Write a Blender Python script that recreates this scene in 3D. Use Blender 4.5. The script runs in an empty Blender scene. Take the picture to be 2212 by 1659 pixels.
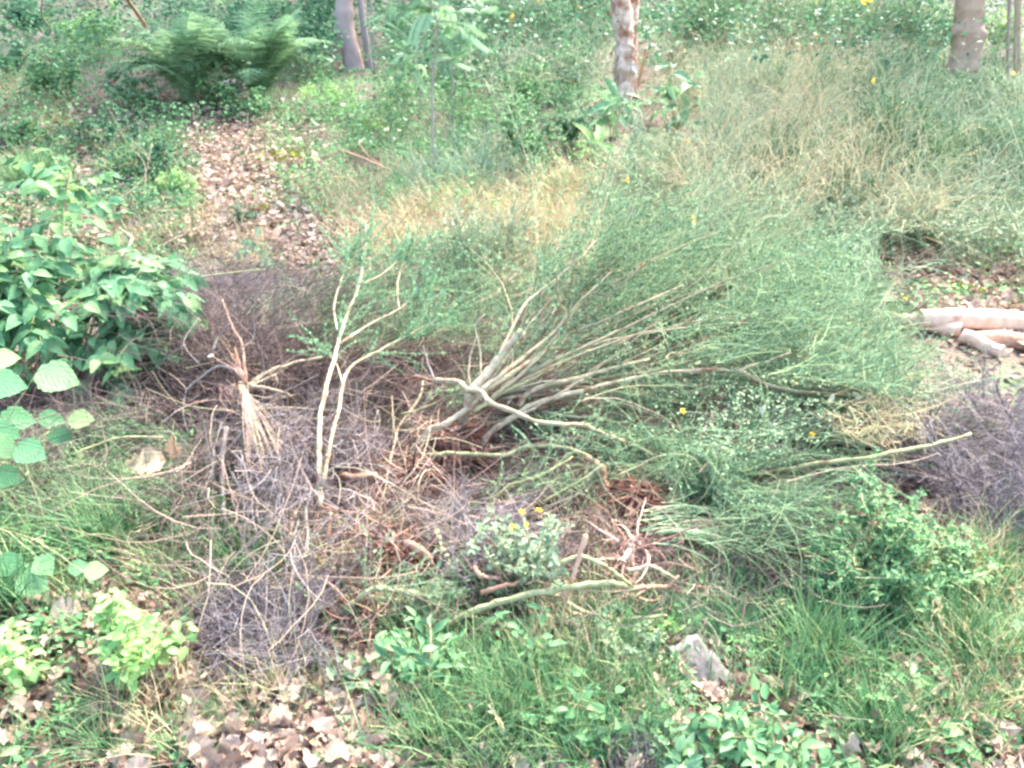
import bpy, math
import numpy as np
from math import radians as rad

# ------------------------------------------------------------------ camera, world, sun, exposure
scene = bpy.context.scene
CAMZ, PITCH, HFOV = 1.6, 24.0, 66.0
cam_d = bpy.data.cameras.new('camera'); cam = bpy.data.objects.new('camera', cam_d)
scene.collection.objects.link(cam); scene.camera = cam
cam.location = (0, 0, CAMZ); cam.rotation_euler = (rad(90 - PITCH), 0, 0)
cam_d.sensor_width = 36; cam_d.lens = 18 / math.tan(rad(HFOV / 2)); cam_d.clip_end = 300; cam_d.clip_start = 0.05

world = bpy.data.worlds.new('World'); scene.world = world; world.use_nodes = True
wn = world.node_tree; sky = wn.nodes.new('ShaderNodeTexSky'); sky.sky_type = 'NISHITA'; sky.sun_disc = False
SUN_EL, SUN_AZ = 50, 35          # azimuth measured from +Y towards +X
sky.sun_elevation = rad(SUN_EL); sky.sun_rotation = rad(SUN_AZ)
sky.air_density = 1.0; sky.dust_density = 3.5; sky.ozone_density = 1.0
bg = wn.nodes['Background']; bg.inputs['Strength'].default_value = 0.15
wn.links.new(sky.outputs[0], bg.inputs[0])
sun_d = bpy.data.lights.new('sun', 'SUN'); sun_d.energy = 2.5; sun_d.angle = rad(13); sun_d.color = (1, 0.95, 0.88)
sun = bpy.data.objects.new('sun', sun_d); scene.collection.objects.link(sun)
sun.rotation_euler = (rad(90 - SUN_EL), 0, rad(180 - SUN_AZ)); sun.location = (0, 0, 12)
scene.view_settings.view_transform = 'Standard'; scene.view_settings.look = 'None'
scene.view_settings.exposure = 3.3; scene.view_settings.gamma = 1.0
scene.cycles.filter_width = 2.7
scene.cycles.max_bounces = 6; scene.cycles.diffuse_bounces = 4; scene.cycles.transmission_bounces = 3; scene.cycles.glossy_bounces = 2

rng = np.random.default_rng(7)
Z = np.array([0, 0, 1.0])
COL = scene.collection

# ------------------------------------------------------------------ ground height and pixel rays
def hgt(x, y):
    x = np.asarray(x, float); y = np.asarray(y, float)
    s = (y - 4.3) / 0.9
    base = 0.175 * 0.9 * (np.log1p(np.exp(-np.abs(s))) + np.maximum(s, 0))
    b = 0.03 * np.sin(1.3 * x + 0.6 * y) * np.cos(1.1 * y - 0.5 * x) + 0.012 * np.sin(4.1 * x + 1) * np.sin(3.7 * y + 2)
    far = np.clip((y - 5) / 6, 0, 1) * (0.10 * np.sin(0.9 * x + 0.5) + 0.06 * np.sin(2.1 * x - 0.8 * y))
    return base + b + far

TH, CP, SP = math.tan(rad(HFOV / 2)), math.cos(rad(PITCH)), math.sin(rad(PITCH))
def P(px, py, lift=0.0):
    """photo pixel (2212 x 1659 frame) + height above the ground -> world point"""
    px = np.atleast_1d(np.asarray(px, float)); py = np.atleast_1d(np.asarray(py, float))
    lift = np.broadcast_to(np.asarray(lift, float), px.shape)
    u = (px / 1106 - 1) * TH; v = (829.5 - py) / 1106 * TH
    dy = CP + v * SP; dz = -SP + v * CP
    a = u / dy; c = dz / dy
    lo = np.full(px.shape, 0.4); hi = np.full(px.shape, 40.0)
    for _ in range(34):
        m = (lo + hi) / 2
        f = CAMZ + c * m - hgt(a * m, m) - lift
        lo = np.where(f > 0, m, lo); hi = np.where(f > 0, hi, m)
    y = (lo + hi) / 2
    return np.stack([a * y, y, CAMZ + c * y], -1)
def P1(px, py, lift=0.0): return P(px, py, lift)[0]
def mpp(p):
    """metres per photo pixel at world point p"""
    d = p[1] * CP - (p[2] - CAMZ) * SP
    return d * TH / 1106
def T(i, j, pts):
    """tile coordinates of the 3x3 close-ups -> frame pixels, optional lift kept"""
    return [(737.33 * i + q[0] / 3, 553 * j + q[1] / 3) + tuple(q[2:]) for q in pts]

# ------------------------------------------------------------------ mesh building
class MB:
    def __init__(s): s.V = []; s.F = []; s.R = []; s.UV = []; s.n = 0
    def add(s, V, F, R, uv=None):
        V = np.asarray(V, float).reshape(-1, 3); F = np.asarray(F, int)
        if len(F) == 0: return s
        s.V.append(V); s.F.append(F + s.n); s.R.append(np.broadcast_to(np.asarray(R, float), (len(F),)).copy())
        s.UV.append(np.zeros((len(V), 2)) if uv is None else uv); s.n += len(V); return s
    def build(s, name, mat, parent=None, label=None, cat=None, group=None, kind=None, smooth=True, uv=False, origin=None):
        me = bpy.data.meshes.new(name)
        V = np.concatenate(s.V); F = s.F
        off = None
        if parent is not None and origin is None: off = np.array(parent.location)
        if origin is not None: off = np.array(origin, float)
        if off is not None: V = V - off
        tot = np.concatenate([np.full(len(f), f.shape[1]) for f in F]); idx = np.concatenate([f.ravel() for f in F])
        st = np.concatenate([[0], np.cumsum(tot)[:-1]])
        me.vertices.add(len(V)); me.vertices.foreach_set('co', V.astype(np.float32).ravel())
        me.loops.add(len(idx)); me.loops.foreach_set('vertex_index', idx.astype(np.int32))
        me.polygons.add(len(tot)); me.polygons.foreach_set('loop_start', st.astype(np.int32))
        me.update(calc_edges=True)
        me.polygons.foreach_set('use_smooth', np.full(len(tot), smooth))
        at = me.attributes.new('rnd', 'FLOAT', 'FACE'); at.data.foreach_set('value', np.concatenate(s.R).astype(np.float32))
        if uv:
            at = me.attributes.new('luv', 'FLOAT2', 'POINT'); at.data.foreach_set('vector', np.concatenate(s.UV).astype(np.float32).ravel())
        me.materials.append(mat)
        o = bpy.data.objects.new(name, me); COL.objects.link(o)
        if parent is not None: o.parent = parent
        elif off is not None: o.location = off
        if label: o['label'] = label
        if cat: o['category'] = cat
        if group: o['group'] = group
        if kind: o['kind'] = kind
        return o

def thing(name, loc, label, cat, group=None):
    o = bpy.data.objects.new(name, None); COL.objects.link(o); o.location = tuple(float(q) for q in loc)
    o.empty_display_size = 0.05
    o['label'] = label; o['category'] = cat
    if group: o['group'] = group
    return o

def nrm(a): return a / np.maximum(np.linalg.norm(a, axis=-1, keepdims=True), 1e-9)
def rdir(n, r=None): return nrm((r or rng).normal(size=(n, 3)))

def sweep(mb, C, R, sides=3, rnd=0.5, caps=False):
    n, k, _ = C.shape
    t = nrm(np.gradient(C, axis=1))
    mean = nrm(C[:, -1] - C[:, 0]); ref = nrm(np.cross(mean, nrm(rdir(n) * [1, 1, .3] + 1e-3)))
    u = nrm(np.cross(t, ref[:, None])); w = np.cross(t, u)
    ang = np.arange(sides) * 2 * np.pi / sides
    R = np.broadcast_to(R, (n, k)) if np.ndim(R) else np.full((n, k), R)
    V = C[:, :, None] + R[:, :, None, None] * (np.cos(ang)[:, None] * u[:, :, None] + np.sin(ang)[:, None] * w[:, :, None])
    i = (np.arange(n) * k * sides)[:, None, None]; j = (np.arange(k - 1) * sides)[None, :, None]; a = np.arange(sides)[None, None]
    b = (a + 1) % sides
    F = np.stack([i + j + a, i + j + b, i + j + sides + b, i + j + sides + a], -1).reshape(-1, 4)
    rr = np.repeat(np.broadcast_to(rnd, (n,)), (k - 1) * sides)
    n0 = mb.n; mb.add(V, F, rr)
    if caps:
        c0 = (np.arange(n) * k * sides)[:, None] + np.arange(sides)[None]
        c1 = c0 + (k - 1) * sides
        mb.V.append(np.zeros((0, 3))); mb.UV.append(np.zeros((0, 2)))
        mb.F.append(np.concatenate([c0[:, ::-1], c1]) + n0); mb.R.append(np.full(2 * n, 0.5))

def strands(base, d, L, seg=4, curl=0.25, grav=0.0, jit=0.05, floor=True):
    n = len(base); L = np.broadcast_to(L, (n,)); d = nrm(d)
    bend = rng.normal(size=(n, 3)) * curl / seg
    pts = [base]; p = base
    for i in range(seg):
        d = nrm(d + bend + rng.normal(size=(n, 3)) * jit + [0, 0, -grav / seg])
        p = p + d * (L / seg)[:, None]
        if floor:
            g = hgt(p[:, 0], p[:, 1]) + 0.008
            p = np.stack([p[:, 0], p[:, 1], np.maximum(p[:, 2], g)], -1)
        pts.append(p)
    return np.stack(pts, 1)
def taper(n, k, r0, r1, p=1.0):
    t = np.linspace(0, 1, k) ** p
    r0 = np.broadcast_to(r0, (n,)); r1 = np.broadcast_to(r1, (n,))
    return r0[:, None] * (1 - t) + r1[:, None] * t

def catmull(pts, per=5):
    p = np.array(pts, float); p = np.vstack([2 * p[0] - p[1], p, 2 * p[-1] - p[-2]])
    out = []
    for i in range(1, len(p) - 2):
        for s in np.arange(per) / per:
            a, b, c, e = p[i - 1], p[i], p[i + 1], p[i + 2]
            out.append(0.5 * (2 * b + (c - a) * s + (2 * a - 5 * b + 4 * c - e) * s * s + (3 * b - a - 3 * c + e) * s ** 3))
    out.append(p[-2]); return np.array(out)

# leaf templates: length along +Y (0..1), width along X, curved in Z
def tpl_diamond():
    V = np.array([[0, 0, 0], [-.5, .45, .12], [.5, .45, .12], [0, 1, -.05], [0, .5, 0]])
    return V, np.array([[0, 4, 1], [4, 3, 1], [0, 2, 4], [4, 2, 3]]), V[:, :2].copy()
def tpl_leaf(rows=9, serr=0.0, fold=0.12, droop=0.25, shape=0.8, base=0.0):
    V = []; UV = []
    for i in range(rows + 1):
        t = i / rows
        w = 0.5 * math.sin(math.pi * min(1, t ** shape)) ** 0.85 if 0 < t < 1 else 0.0
        w = max(w, base * (t == 0))
        s = serr * (1 if i % 2 else -1) * (w > .1)
        zc = -droop * t * t
        V += [[-w - s, t - .04 * (s > 0), zc + fold * w * 2 + 0.02 * math.sin(i * 2.2)], [0, t, zc], [w + s, t - .04 * (s > 0), zc + fold * w * 2 + 0.02 * math.sin(i * 1.7)]]
        UV += [[-w, t], [0, t], [w, t]]
    F = []
    for i in range(rows):
        a = i * 3
        F += [[a, a + 1, a + 4, a + 3], [a + 1, a + 2, a + 5, a + 4]]
    return np.array(V), np.array(F), np.array(UV)
def tpl_oak():
    ws = [.05, .16, .12, .30, .2, .42, .28, .45, .3, .3, .02]; V = []; UV = []
    n = len(ws)
    for i, w in enumerate(ws):
        t = i / (n - 1)
        zc = .18 * math.sin(t * 3.0) + .03 * math.sin(i * 2.)
        V += [[-w, t, zc + .25 * w * math.sin(i)], [0, t, zc - .04], [w, t, zc + .45 * w]]; UV += [[-w, t], [0, t], [w, t]]
    F = []
    for i in range(n - 1):
        a = i * 3; F += [[a, a + 1, a + 4, a + 3], [a + 1, a + 2, a + 5, a + 4]]
    return np.array(V), np.array(F), np.array(UV)
def tpl_chip():
    V = np.array([[-.25, 0, 0], [.25, .05, .05], [.5, .5, -.05], [.2, 1, .15], [-.3, .95, .1], [-.5, .45, .2], [0, .5, -.02]])
    return V, np.array([[6, 0, 1], [6, 1, 2], [6, 2, 3], [6, 3, 4], [6, 4, 5], [6, 5, 0]]), V[:, :2].copy()
DIAM, OAK, CHIP = tpl_diamond(), tpl_oak(), tpl_chip()
OVATE = tpl_leaf(6, 0, .12, .25, .75); HAZEL = tpl_leaf(13, .018, .10, .22, .62, .04); LANCE = tpl_leaf(6, 0, .1, .35, .8)
ROUND = tpl_leaf(13, .02, .06, .14, .78, .10)

def inst(mb, tpl, pos, d, nn, size, wid=0.5, rnd=None):
    V, F, UV = tpl; m = len(pos)
    if m == 0: return
    d = nrm(d); x = nrm(np.cross(d, nn)); z = np.cross(x, d)
    size = np.broadcast_to(size, (m,)); wid = np.broadcast_to(wid, (m,))
    W = pos[:, None] + size[:, None, None] * (V[None, :, 0:1] * wid[:, None, None] * x[:, None] + V[None, :, 1:2] * d[:, None] + V[None, :, 2:3] * z[:, None])
    k = len(V); Fi = (F[None] + (np.arange(m) * k)[:, None, None]).reshape(-1, F.shape[1])
    rnd = rng.random(m) if rnd is None else np.broadcast_to(rnd, (m,))
    mb.add(W, Fi, np.repeat(rnd, len(F)), np.tile(UV, (m, 1)))

def inpoly(n, poly, r=None):
    """uniform random photo-space points inside a polygon"""
    r = r or rng; poly = np.array(poly, float); out = np.zeros((0, 2)); lo, hi = poly.min(0), poly.max(0)
    while len(out) < n:
        q = lo + r.random((n * 2, 2)) * (hi - lo); ins = np.zeros(len(q), bool); j = len(poly) - 1
        for i in range(len(poly)):
            xi, yi = poly[i]; xj, yj = poly[j]
            c = ((yi > q[:, 1]) != (yj > q[:, 1])) & (q[:, 0] < (xj - xi) * (q[:, 1] - yi) / (yj - yi + 1e-9) + xi); ins ^= c; j = i
        out = np.vstack([out, q[ins]])
    return out[:n]
def rect(x0, y0, x1, y1): return [(x0, y0), (x1, y0), (x1, y1), (x0, y1)]
def scat(n, poly, lift=0.0, clump=0.0):
    q = inpoly(n, poly)
    if clump:
        c = inpoly(max(3, n // 60), poly); q = c[rng.integers(0, len(c), n)] + rng.normal(size=(n, 2)) * clump
    l = lift if np.ndim(lift) == 0 else lift[0] + (lift[1] - lift[0]) * rng.random(n)
    return P(q[:, 0], q[:, 1], l)

# ------------------------------------------------------------------ materials
def lin(c): return tuple(((q / 255) / 12.92 if q <= 10 else (((q / 255) + .055) / 1.055) ** 2.4) for q in c)
def mat(name, cols, rough=.55, trans=0.0, noise=.35, nscale=30, bump=0.0, veins=False, spec=.10, dirt=None):
    """cols: list of linear rgb, picked per piece by its own random value and broken up by noise"""
    if trans: cols = [tuple(np.array(c) * .84 + (.3 * c[0] + .6 * c[1] + .1 * c[2]) * .16 * np.array([1.05, 1, .9])) for c in cols]; cols = [(c[0] * 1.05, c[1], c[2] * .88) for c in cols]
    m = bpy.data.materials.new(name); m.use_nodes = True; nt = m.node_tree; N, Lk = nt.nodes, nt.links
    b = N['Principled BSDF']; b.inputs['Roughness'].default_value = rough; b.inputs['Specular IOR Level'].default_value = spec
    at = N.new('ShaderNodeAttribute'); at.attribute_name = 'rnd'
    rp = N.new('ShaderNodeValToRGB'); els = rp.color_ramp.elements
    while len(els) < len(cols): els.new(.5)
    for i, c in enumerate(cols): els[i].position = i / max(1, len(cols) - 1); els[i].color = (*c, 1)
    tc = N.new('ShaderNodeTexCoord'); ns = N.new('ShaderNodeTexNoise'); ns.inputs['Scale'].default_value = nscale; ns.inputs['Detail'].default_value = 4
    Lk.new(tc.outputs['Object'], ns.inputs['Vector'])
    ma = N.new('ShaderNodeMath'); ma.operation = 'MULTIPLY_ADD'; ma.inputs[1].default_value = noise; Lk.new(ns.outputs[0], ma.inputs[0])
    sb = N.new('ShaderNodeMath'); sb.operation = 'SUBTRACT'; sb.inputs[1].default_value = noise / 2; Lk.new(at.outputs['Fac'], sb.inputs[0]); Lk.new(sb.outputs[0], ma.inputs[2])
    Lk.new(ma.outputs[0], rp.inputs[0]); col = rp.outputs[0]
    if dirt:
        n2 = N.new('ShaderNodeTexNoise'); n2.inputs['Scale'].default_value = nscale * .35; n2.inputs['Detail'].default_value = 6; Lk.new(tc.outputs['Object'], n2.inputs['Vector'])
        r2 = N.new('ShaderNodeValToRGB'); r2.color_ramp.elements[0].position = dirt[1]; r2.color_ramp.elements[1].position = dirt[1] + .12
        Lk.new(n2.outputs[0], r2.inputs[0]); mx = N.new('ShaderNodeMix'); mx.data_type = 'RGBA'; Lk.new(r2.outputs[0], mx.inputs[0]); Lk.new(col, mx.inputs[6]); mx.inputs[7].default_value = (*dirt[0], 1); col = mx.outputs[2]
    if veins:
        a2 = N.new('ShaderNodeAttribute'); a2.attribute_name = 'luv'; sp = N.new('ShaderNodeSeparateXYZ'); Lk.new(a2.outputs['Vector'], sp.inputs[0])
        ab = N.new('ShaderNodeMath'); ab.operation = 'ABSOLUTE'; Lk.new(sp.outputs[0], ab.inputs[0])
        m1 = N.new('ShaderNodeMath'); m1.operation = 'MULTIPLY_ADD'; m1.inputs[1].default_value = -.9; Lk.new(ab.outputs[0], m1.inputs[0]); Lk.new(sp.outputs[1], m1.inputs[2])
        m2 = N.new('ShaderNodeMath'); m2.operation = 'MULTIPLY'; m2.inputs[1].default_value = 46; m5 = N.new('ShaderNodeMath'); m5.operation = 'MULTIPLY_ADD'; m5.inputs[1].default_value = .16; Lk.new(ns.outputs[0], m5.inputs[0]); Lk.new(m1.outputs[0], m5.inputs[2]); Lk.new(m5.outputs[0], m2.inputs[0])
        m3 = N.new('ShaderNodeMath'); m3.operation = 'SINE'; Lk.new(m2.outputs[0], m3.inputs[0])
        bp = N.new('ShaderNodeBump'); bp.inputs['Strength'].default_value = .3; bp.inputs['Distance'].default_value = .002; Lk.new(m3.outputs[0], bp.inputs['Height']); Lk.new(bp.outputs[0], b.inputs['Normal'])
        r3 = N.new('ShaderNodeValToRGB'); r3.color_ramp.elements[0].position = .93; r3.color_ramp.elements[0].color = (0, 0, 0, 1); r3.color_ramp.elements[1].position = 1; r3.color_ramp.elements[1].color = (.12,) * 3 + (1,)
        Lk.new(m3.outputs[0], r3.inputs[0]); mx = N.new('ShaderNodeMix'); mx.data_type = 'RGBA'; Lk.new(r3.outputs[0], mx.inputs[0]); Lk.new(col, mx.inputs[6]); mx.inputs[7].default_value = (.22, .45, .18, 1); col = mx.outputs[2]
    Lk.new(col, b.inputs['Base Color'])
    if bump and not veins:
        bp = N.new('ShaderNodeBump'); bp.inputs['Strength'].default_value = bump; bp.inputs['Distance'].default_value = .01; Lk.new(ns.outputs[0], bp.inputs['Height']); Lk.new(bp.outputs[0], b.inputs['Normal'])
    if trans:
        tr = N.new('ShaderNodeBsdfTranslucent'); Lk.new(col, tr.inputs[0]); ms = N.new('ShaderNodeMixShader'); ms.inputs[0].default_value = trans
        Lk.new(b.outputs[0], ms.inputs[1]); Lk.new(tr.outputs[0], ms.inputs[2]); Lk.new(ms.outputs[0], N['Material Output'].inputs[0])
    return m

M = {}
M['hazel'] = mat('hazel_leaf', [(.04, .14, .07), (.075, .235, .115), (.13, .33, .17), (.25, .46, .17)], .42, .35, .2, 12, veins=True)
M['leaf_mid'] = mat('mid_green_leaf', [(.035, .12, .06), (.075, .22, .10), (.12, .32, .14), (.22, .42, .16)], .5, .35)
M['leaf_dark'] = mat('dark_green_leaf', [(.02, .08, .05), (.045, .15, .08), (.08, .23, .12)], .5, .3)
M['leaf_blue'] = mat('blue_green_leaf', [(.07, .20, .105), (.14, .31, .17), (.24, .43, .26)], .5, .35)
M['leaf_lime'] = mat('lime_green_leaf', [(.12, .32, .10), (.20, .44, .14), (.34, .56, .16)], .5, .35)
M['leaf_sage'] = mat('sage_green_leaf', [(.10, .20, .12), (.18, .29, .18), (.28, .38, .25)], .6, .3)
M['broom'] = mat('broom_twig', [(.03, .09, .05), (.075, .18, .10), (.135, .28, .16), (.215, .36, .20), (.33, .42, .21)], .65, .15, .5, 6)
M['broom_pale'] = mat('pale_broom_twig', [(.09, .19, .12), (.19, .31, .20), (.29, .40, .27), (.40, .46, .30), (.46, .38, .30)], .65, .15, .5, 5)
M['grass'] = mat('grass_blade', [(.06, .19, .08), (.10, .28, .12), (.17, .38, .18), (.36, .46, .20)], .5, .3)
M['grass_blue'] = mat('blue_grass_blade', [(.18, .32, .22), (.28, .45, .32), (.42, .56, .40)], .5, .3)
M['straw'] = mat('dry_grass_blade', [(.42, .31, .22), (.57, .47, .31), (.68, .60, .39), (.52, .53, .29)], .6, .25)
M['tan_twig'] = mat('tan_twig', [(.15, .10, .08), (.26, .185, .145), (.38, .28, .22), (.32, .30, .18)], .8, 0, .6, 20)
M['fern'] = mat('fern_frond', [(.05, .15, .08), (.10, .24, .13), (.17, .34, .20), (.27, .45, .24)], .5, .35)
M['dead'] = mat('dead_twig', [(.03, .021, .02), (.065, .046, .043), (.125, .09, .082), (.23, .17, .145)], .85)
M['grey'] = mat('grey_twig', [(.07, .06, .064), (.13, .11, .118), (.23, .20, .205), (.34, .30, .28)], .8)
M['bark'] = mat('pale_bark', [(.18, .145, .09), (.32, .265, .17), (.43, .37, .255)], .7, 0, 1.3, 45, .9, dirt=((.22, .11, .065), .56))
M['bark_green'] = mat('green_bark', [(.15, .16, .075), (.28, .28, .14), (.42, .39, .22)], .7, 0, 1.3, 45, .9, dirt=((.20, .12, .07), .58))
M['bark_pink'] = mat('scraped_bark', [(.24, .115, .07), (.38, .21, .135), (.50, .33, .23)], .7, 0, 1.2, 40, .9)
M['bark_grey'] = mat('grey_bark', [(.13, .11, .105), (.23, .195, .18), (.35, .30, .26)], .8, 0, .8, 25, .6)
M['root'] = mat('root_bark', [(.07, .032, .024), (.15, .07, .05), (.26, .145, .105), (.37, .25, .185)], .75, 0, .6, 40, .5)
M['root_pink'] = mat('pinkish_root_bark', [(.17, .09, .07), (.30, .18, .14), (.43, .28, .22), (.50, .38, .29)], .8, 0, .6, 40, .5)
M['soil'] = mat('root_soil', [(.05, .022, .016), (.10, .045, .03), (.16, .075, .05)], .95, 0, .9, 50, .8)
M['litter'] = mat('dead_leaf', [(.08, .047, .037), (.16, .10, .08), (.25, .17, .14), (.35, .26, .22), (.45, .36, .32)], .75, .2, .7, 60, spec=.15)
M['tan'] = mat('tan_leaf', [(.34, .18, .10), (.46, .30, .19), (.55, .41, .28)], .6, .25, .35, 25)
M['yellow'] = mat('yellow_petal', [(.80, .50, .01), (.90, .65, .03)], .5, .3)
M['white'] = mat('white_petal', [(.45, .52, .40), (.60, .64, .54)], .5, .3)
M['moss'] = mat('moss', [(.20, .26, .03), (.32, .38, .05), (.44, .46, .10)], .9, .1, .8, 30, .8)
M['birch'] = mat('birch_bark', [(.20, .13, .10), (.40, .29, .23), (.58, .46, .38), (.68, .58, .50)], .75, 0, 1.8, 14, 1.0, dirt=((.20, .09, .055), .50))
M['trunk'] = mat('smooth_trunk_bark', [(.20, .14, .13), (.32, .24, .22), (.40, .32, .29)], .8, 0, .9, 12, .7, dirt=((.20, .24, .12), .66))
M['trunk_brown'] = mat('brown_trunk_bark', [(.17, .12, .09), (.33, .235, .175), (.46, .35, .27)], .85, 0, 1.1, 9, .9)
M['log'] = mat('peeled_log_wood', [(.34, .20, .14), (.50, .34, .25), (.60, .45, .35)], .65, 0, 1.2, 22, .6, dirt=((.30, .14, .09), .66))
M['chunk'] = mat('weathered_wood', [(.09, .078, .07), (.165, .145, .13), (.25, .225, .20)], .85, 0, .9, 30, .6)
M['stone'] = mat('grey_stone', [(.26, .23, .25), (.38, .35, .37), (.48, .45, .46)], .85, 0, .9, 20, .6)

def ground_mat():
    m = bpy.data.materials.new('woodland_soil'); m.use_nodes = True; nt = m.node_tree; N, Lk = nt.nodes, nt.links; b = N['Principled BSDF']
    b.inputs['Roughness'].default_value = .95; tc = N.new('ShaderNodeTexCoord')
    n1 = N.new('ShaderNodeTexNoise'); n1.inputs['Scale'].default_value = 45; n1.inputs['Detail'].default_value = 8; n1.inputs['Roughness'].default_value = .75
    n2 = N.new('ShaderNodeTexNoise'); n2.inputs['Scale'].default_value = 1.6; n2.inputs['Detail'].default_value = 5
    for n in (n1, n2): Lk.new(tc.outputs['Object'], n.inputs['Vector'])
    r = N.new('ShaderNodeValToRGB'); e = r.color_ramp.elements; e.new(.5); e.new(.6)
    for i, (p, c) in enumerate([(.33, (.03, .02, .015)), (.46, (.08, .052, .04)), (.56, (.15, .105, .08)), (.68, (.26, .19, .15))]): e[i].position = p; e[i].color = (*c, 1)
    Lk.new(n1.outputs[0], r.inputs[0]); r2 = N.new('ShaderNodeValToRGB'); r2.color_ramp.elements[0].position = .48; r2.color_ramp.elements[1].position = .62; Lk.new(n2.outputs[0], r2.inputs[0])
    mx = N.new('ShaderNodeMix'); mx.data_type = 'RGBA'; mx.inputs[7].default_value = (.09, .14, .06, 1); Lk.new(r2.outputs[0], mx.inputs[0]); Lk.new(r.outputs[0], mx.inputs[6]); Lk.new(mx.outputs[2], b.inputs['Base Color'])
    bp = N.new('ShaderNodeBump'); bp.inputs['Strength'].default_value = .8; bp.inputs['Distance'].default_value = .02; Lk.new(n1.outputs[0], bp.inputs['Height']); Lk.new(bp.outputs[0], b.inputs['Normal'])
    return m

# ------------------------------------------------------------------ ground
gx = np.concatenate([np.linspace(-60, -8, 27)[:-1], np.linspace(-8, 8, 161), np.linspace(8, 60, 27)[1:]])
gy = np.concatenate([np.linspace(-20, 0, 11)[:-1], np.linspace(0, 14, 161), np.linspace(14, 80, 34)[1:]])
X, Y = np.meshgrid(gx, gy); GZ = hgt(X, Y); near = (np.abs(X) < 8) & (Y > 0) & (Y < 14)
GZ = GZ + near * rng.normal(size=X.shape) * 0.006
nx, ny = len(gx), len(gy); ii = (np.arange(ny - 1)[:, None] * nx + np.arange(nx - 1)[None]).ravel()
g = MB(); g.add(np.stack([X, Y, GZ], -1), np.stack([ii, ii + 1, ii + nx + 1, ii + nx], -1), .5)
g.build('ground', ground_mat(), kind='structure', label='brown woodland soil rising gently towards the trees', cat='ground')

GW, GH = 1106, 830
CLR = np.full((GH, GW), -1.0)
def proj(p):
    dep = p[..., 1] * CP - (p[..., 2] - CAMZ) * SP; up = p[..., 1] * SP + (p[..., 2] - CAMZ) * CP
    return (p[..., 0] / dep / TH + 1) * 1106, 829.5 - up / dep / TH * 1106, dep
def mark(c, rad_):
    """remember where a thick stem or root lies so loose twigs are not heaped over it"""
    c = catmull(c, 4) if len(c) > 2 else c; x, y, d = proj(c); R_ = np.broadcast_to(rad_, (len(c),)) / d / TH * 1106 / 2
    for a, b, dd, q in zip(x / 2, y / 2, d, R_):
        x0, x1, y0, y1 = int(a - q), int(a + q) + 1, int(b - q), int(b + q) + 1
        if x1 < 0 or y1 < 0 or x0 >= GW or y0 >= GH: continue
        v = CLR[max(y0, 0):y1 + 1, max(x0, 0):x1 + 1]; np.maximum(v, dd + .015, out=v)
def clear(C, keep=.1):
    p = np.concatenate([C, (C[:, 1:] + C[:, :-1]) / 2, C[:, 1:] * .75 + C[:, :-1] * .25, C[:, 1:] * .25 + C[:, :-1] * .75], 1); x, y, d = proj(p)
    xi = np.clip((x / 2).astype(int), 0, GW - 1); yi = np.clip((y / 2).astype(int), 0, GH - 1)
    ok = (x > 0) & (x < 2212) & (y > 0) & (y < 1659)
    hit = (ok & (d < CLR[yi, xi])).any(1); return C[~hit | (rng.random(len(C)) < keep)]
def clearpts(p, keep):
    x, y, d = proj(p); xi = np.clip((x / 2).astype(int), 0, GW - 1); yi = np.clip((y / 2).astype(int), 0, GH - 1)
    hit = (x > 0) & (x < 2212) & (y > 0) & (y < 1659) & (d < CLR[yi, xi]); return ~hit | (rng.random(len(p)) < keep)
def premark(x0, y0, x1, y1, w, lift=0):
    """keep the low growth from burying what stands from (x0, y0) up to (x1, y1)"""
    b = P1(x0, y0, lift); n = 60; t = np.linspace(0, 1, n); _, _, d = proj(b)
    for q in t:
        cx, cy = (x0 + (x1 - x0) * q) / 2, (y0 + (y1 - y0) * q) / 2; h = max(2, abs(y1 - y0) / n / 2 + 1)
        v = CLR[max(0, int(cy - h)):max(0, int(cy + h)) + 1, max(0, int(cx - w / 4)):int(cx + w / 4) + 1]; np.maximum(v, d - .02, out=v)
for q in ((764, 140, 745, 0, 44), (798, 140, 775, 0, 20), (1342, 215, 1336, 0, 56), (1366, 205, 1366, 0, 34), (2078, 150, 2086, 0, 66), (2190, 150, 2190, 0, 44), (940, 365, 935, 0, 10), (415, 215, 415, 40, 190), (565, 210, 565, 30, 210),
          (1560, 1500, 1530, 1425, 100), (560, 1640, 560, 1560, 120), (700, 1580, 700, 1520, 90), (315, 1010, 315, 980, 90), (2060, 600, 2060, 520, 260), (1960, 560, 1960, 510, 120), (520, 400, 500, 250, 170), (690, 560, 690, 480, 150), (600, 470, 600, 400, 130), (500, 195, 500, 160, 40), (2180, 735, 2180, 655, 260), (318, 75, 280, 0, 20), (85, 115, 90, 0, 12), (1320, 300, 1320, 220, 80), (1450, 280, 1450, 190, 110), (618, 350, 618, 325, 70), (780, 350, 780, 320, 70)):
    premark(*q)

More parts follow.
